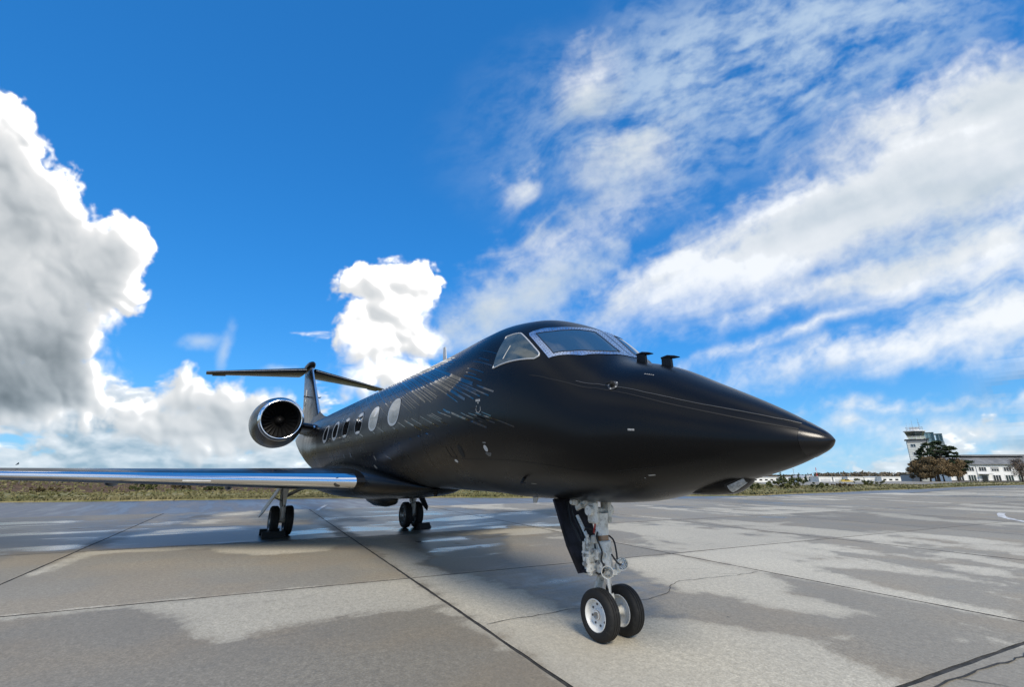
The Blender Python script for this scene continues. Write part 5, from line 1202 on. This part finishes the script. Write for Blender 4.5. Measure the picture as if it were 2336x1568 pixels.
HG = [(1716, 1772, 350, -.1, 'long low white hangar beside the nose of the jet', 'flat', False), (1774, 1826, 365, .0, 'low white hangar behind the dark conifers', 'flat', False), (1828, 1867, 340, -.3, 'white hangar with a pale grey gabled roof', 'gable', False), (1867, 1897, 330, .5, 'white hangar with a grey door, right of the gabled one', 'flat', True), (1900, 1931, 330, .4, 'second grey-doored white hangar right of the gabled one', 'flat', True), (1933, 1969, 325, .4, 'wide white hangar with a grey door in the middle of the row', 'flat', True), (1971, 2006, 325, .3, 'grey-doored white hangar left of the longest one', 'flat', True), (2010, 2080, 320, .6, 'longest white hangar, next to the control tower', 'flat', False)]
for a in HG: hangar(*a)
# sheds at the tower foot
def shed():
    d = 150; t = empty('shed', bgp(offx(2090, d), d, -.6), 'small grey flat shed at the foot of the control tower', 'shed', None, RB)
    MB().box((0, 2, 1.2), (3.4, 4, 2.4)).build('wall', mat('grey_shed_wall', (.34, .35, .36), .7), t); MB().box((0, 2, 2.5), (3.8, 4.4, .2)).build('roof', M_DARKTRIM, t)
    for k in range(4): MB().box((-1.2 + k * .8, -.05, 1.8), (.5, .06, .4)).build('window', M_WINGLASS, t)
shed()
def mast():
    d = 335; z0 = -5; t = empty('radio_mast', bgp(offx(1864, d), d, z0), 'red and white banded radio mast behind the hangars', 'mast', None, RB)
    for k in range(6): MB().cyl((0, 0, k * 1.9), (0, 0, (k + 1) * 1.9), .35 - .03 * k, n=8).build('band', M_WFRAME if k % 2 == 0 else M_RED, t)
    d = 338; t = empty('lamp_mast', bgp(offx(1812, d), d, z0), 'thin grey lamp mast behind the low hangars', 'mast', None, RB); MB().cyl((0, 0, 0), (0, 0, 10.4), .22, .12, 8).build('pole', M_RAIL, t); MB().box((0, 0, 10.4), (1.6, .4, .3)).build('lamp_bar', M_RAIL, t)
mast()
def conifer(px, d, H, label):
    t = empty('conifer', bgp(offx(px, d), d, -5.2), label, 'tree', 'conifers among the hangars', RB); r = random.Random(int(px)); MB().cyl((0, 0, 0), (0, 0, H * .9), .2, .05, 6).build('trunk', M_BARK, t)
    cl = [(r.gauss(0, .3), r.gauss(0, .3), H * (.25 + .72 * k / 9), (1 - k / 10) * H * .17 + .3, .6) for k in range(10)]; leaves(clump_points(cl, 500, int(px), .2), 0, .35, 3, .2, .4).build('crown', M_PINE, t, None, False)
for a in ((1780, 318, 8.5, 'dark conifer, leftmost among the low hangars'), (1788, 322, 7.2, 'shorter conifer right beside the leftmost one'), (1806, 320, 6.6, 'short conifer left of the lamp mast'), (1822, 322, 8.0, 'conifer between the lamp mast and gabled hangar'), (1838, 330, 7.0, 'conifer in front of the gabled hangar')): conifer(*a)
def yellow_car():
    d = 160; x = offx(1928, d); t = empty('car', bgp(x, d, tz(x, d)), 'small yellow airfield car in front of the hangars', 'car', None, RB); m = mat('yellow_paint', (.65, .45, .03), .4, coat=.5)
    MB().bbox((0, 0, .62), (3.9, 1.7, .62), .12).build('body', m, t, 30); cb = MB().prism([(-1.3, -.72, .92), (1.1, -.72, .92), (.6, -.62, 1.45), (-.9, -.62, 1.45)], (0, 1.4, 0)).build('cabin', m, t); MB().prism([(-1.1, -.735, .97), (.9, -.735, .97), (.5, -.66, 1.38), (-.8, -.66, 1.38)], (0, .02, 0)).build('window', M_WINGLASS, cb)
    for x in (-1.25, 1.25):
        for y in (-.75, .75): MB().lathe((x, y - .1, .31), (0, 1, 0), [(0, 0), (0, .31), (.2, .31), (.2, 0)], 16).build('wheel', M_RUBBER, t)
yellow_car()

# ---------------------------------------------------------------- distant wood, field markers, shrubs, grass
def woods():
    r = np.random.default_rng(3); cl = []
    for px, d, h in [(x, 500, 3.0 + 2.5 * float(lat(np.array([x * .045]), np.array([.5]), 9)[0])) for x in range(1850, 2110, 3)]: cl.append((offx(px, d), d + r.uniform(-15, 15), h - 3.2, 3.4, .9))
    for px in range(1700, 1850, 4): cl.append((offx(px, 900), 900, -1.5, 6, .5))
    for px in range(-300, 640, 5): cl.append((offx(px, 700), 700 + r.uniform(-30, 30), -5.0 + 2.0 * float(lat(np.array([px * .03]), np.array([.5]), 19)[0]), 5, .7))
    o = leaves(clump_points(cl, 16000, 4, .3), 0, 1.0, 5, .2, .6); o = o.build('distant_wood', leafmat('distant_wood_leaves', (.10, .085, .06), (.20, .165, .115), .05), None, None, False)
    o.location = (CAM.x, CAM.y, 0); o.rotation_euler = (0, 0, RB); tag(o, 'brown wood along the skyline behind the hangars', None, None, 'stuff')
woods()
ORD = ['leftmost', 'second', 'third', 'fourth', 'fifth', 'rightmost']
for k, (a, r_) in enumerate(((-45.6, 70), (-43.5, 70), (-41.4, 70.5), (-39.3, 70.5), (-37.1, 71), (-35.0, 71.5))):
    p = ta(a, r_); t = empty('marker_board', p, '%s of the six white marker boards under the wing%s' % (ORD[k], '' if k in (0, 5) else ', counted from the left'), 'marker', 'white marker boards in the field', YAW - radians(a) - pi / 2)
    MB().bbox((0, 0, .42), (.36, .05, .19), .01).build('board', M_WFRAME, t); 
    for s in (-1, 1): MB().cyl((s * .12, 0, -.1), (s * .12, 0, .36), .02, n=6).build('leg', M_RAIL, t)
def shrub(a, r_, h, w, label, m, seed):
    p = ta(a, r_); h *= .62; t = empty('shrub', p, label, 'shrub', 'shrubs in the rough grass', YAW - radians(a) - pi / 2); r = random.Random(seed)
    cl = [(r.gauss(0, w * .32), r.gauss(0, w * .25), h * r.uniform(.2, .82), h * r.uniform(.14, .26), .85) for _ in range(16)]
    mb = MB(); 
    for c in cl[::3]: mb.tube([(c[0] * .2, c[1] * .2, -.1), (c[0] * .7, c[1] * .7, c[2] * .6), c[:3]], [.03, .02, .008], 5)
    mb.build('stems', M_BARK, t, 60); leaves(clump_points(cl, 900, seed, .15), 0, .085, seed + 1, 0, .5).build('foliage', m, t, None, False)
SH = [(26.6, 56, 1.3, 2.2, 'wide green shrub just right of the camera fairing under the nose', M_SHRUB), (29.2, 62, 1.3, 1.6, 'low dark shrub left of the tallest one', M_SHRUB), (30.2, 63, 2.0, 1.8, 'tallest dark pointed shrub in the right-hand grass', M_SHRUB), (32.7, 70, 1.2, 1.8, 'round dark shrub right of the tallest one', M_SHRUB), (36.4, 86, 1.7, 2.2, 'dark shrub below the longest hangar', M_SHRUB), (34.6, 78, 1.0, 3.0, 'low brown shrub among the right-hand grass', M_DRYSHRUB),
      (-37.3, 56, 1.2, 2.0, 'green shrub below the third marker board from the right', M_SHRUB), (-33.6, 55, 1.1, 3.4, 'broad olive shrub between the marker boards and wing gear', M_DRYSHRUB), (-31.6, 54, 1.0, 1.6, 'small olive shrub right of the broad one under the wing', M_SHRUB), (-22.9, 52, .75, 1.8, 'small green shrub right of the starboard main gear leg', M_SHRUB), (-9.6, 50, .7, 1.0, 'small bush right of the port main gear', M_SHRUB), (-44, 54, .7, 2.0, 'low dry bush at the left edge below the wing', M_DRYSHRUB)]
for k, a in enumerate(SH): shrub(*a, 50 + k)
def grass():
    r = np.random.default_rng(9); n = 15000; A = r.uniform(-50, 50, n); re = edge_r(A); v = np.where(r.random(n) < .35, r.uniform(0, 2.5, n), r.uniform(0, 1, n)**1.3 * 40); R = re + v + .1; z = terrain_z(A, R, re)
    w = YAW - np.radians(A); C = np.stack([CAM.x + R * np.cos(w), CAM.y + R * np.sin(w), z], -1); h = r.uniform(.05, .15, n) * (.6 + .8 * fbm(A * .8 + 9, R * .3 + 9, 701, 3)) + (v < 1.5) * .02
    V = []; F = []; k = 0
    for j in range(3):
        a = r.uniform(0, 2 * pi, n); s = r.uniform(.05, .16, n); dx = np.stack([np.cos(a), np.sin(a), a * 0], -1) * s[:, None]; tip = C + np.stack([r.normal(0, .06, n), r.normal(0, .06, n), h * r.uniform(.7, 1.2, n)], -1)
        V.append(np.stack([C - dx - [0, 0, .04], C + dx - [0, 0, .04], tip + dx * .5, tip - dx * .5], 1).reshape(-1, 3))
    V = np.concatenate(V); m = MB(); m.v = [tuple(q) for q in V.tolist()]; m.f = [(4 * i, 4 * i + 1, 4 * i + 2, 4 * i + 3) for i in range(3 * n)]
    tag(m.build('grass', M_TUFT, None, None, False), 'tufts of dry olive grass along the edge of the apron', None, None, 'stuff')
grass()
scene.cycles.use_denoising = True
scene.cycles.max_bounces = 8; scene.cycles.diffuse_bounces = 3; scene.cycles.glossy_bounces = 4; scene.cycles.transmission_bounces = 4
scene.cycles.use_adaptive_sampling = True; scene.cycles.adaptive_threshold = .01; scene.cycles.sample_clamp_indirect = 8
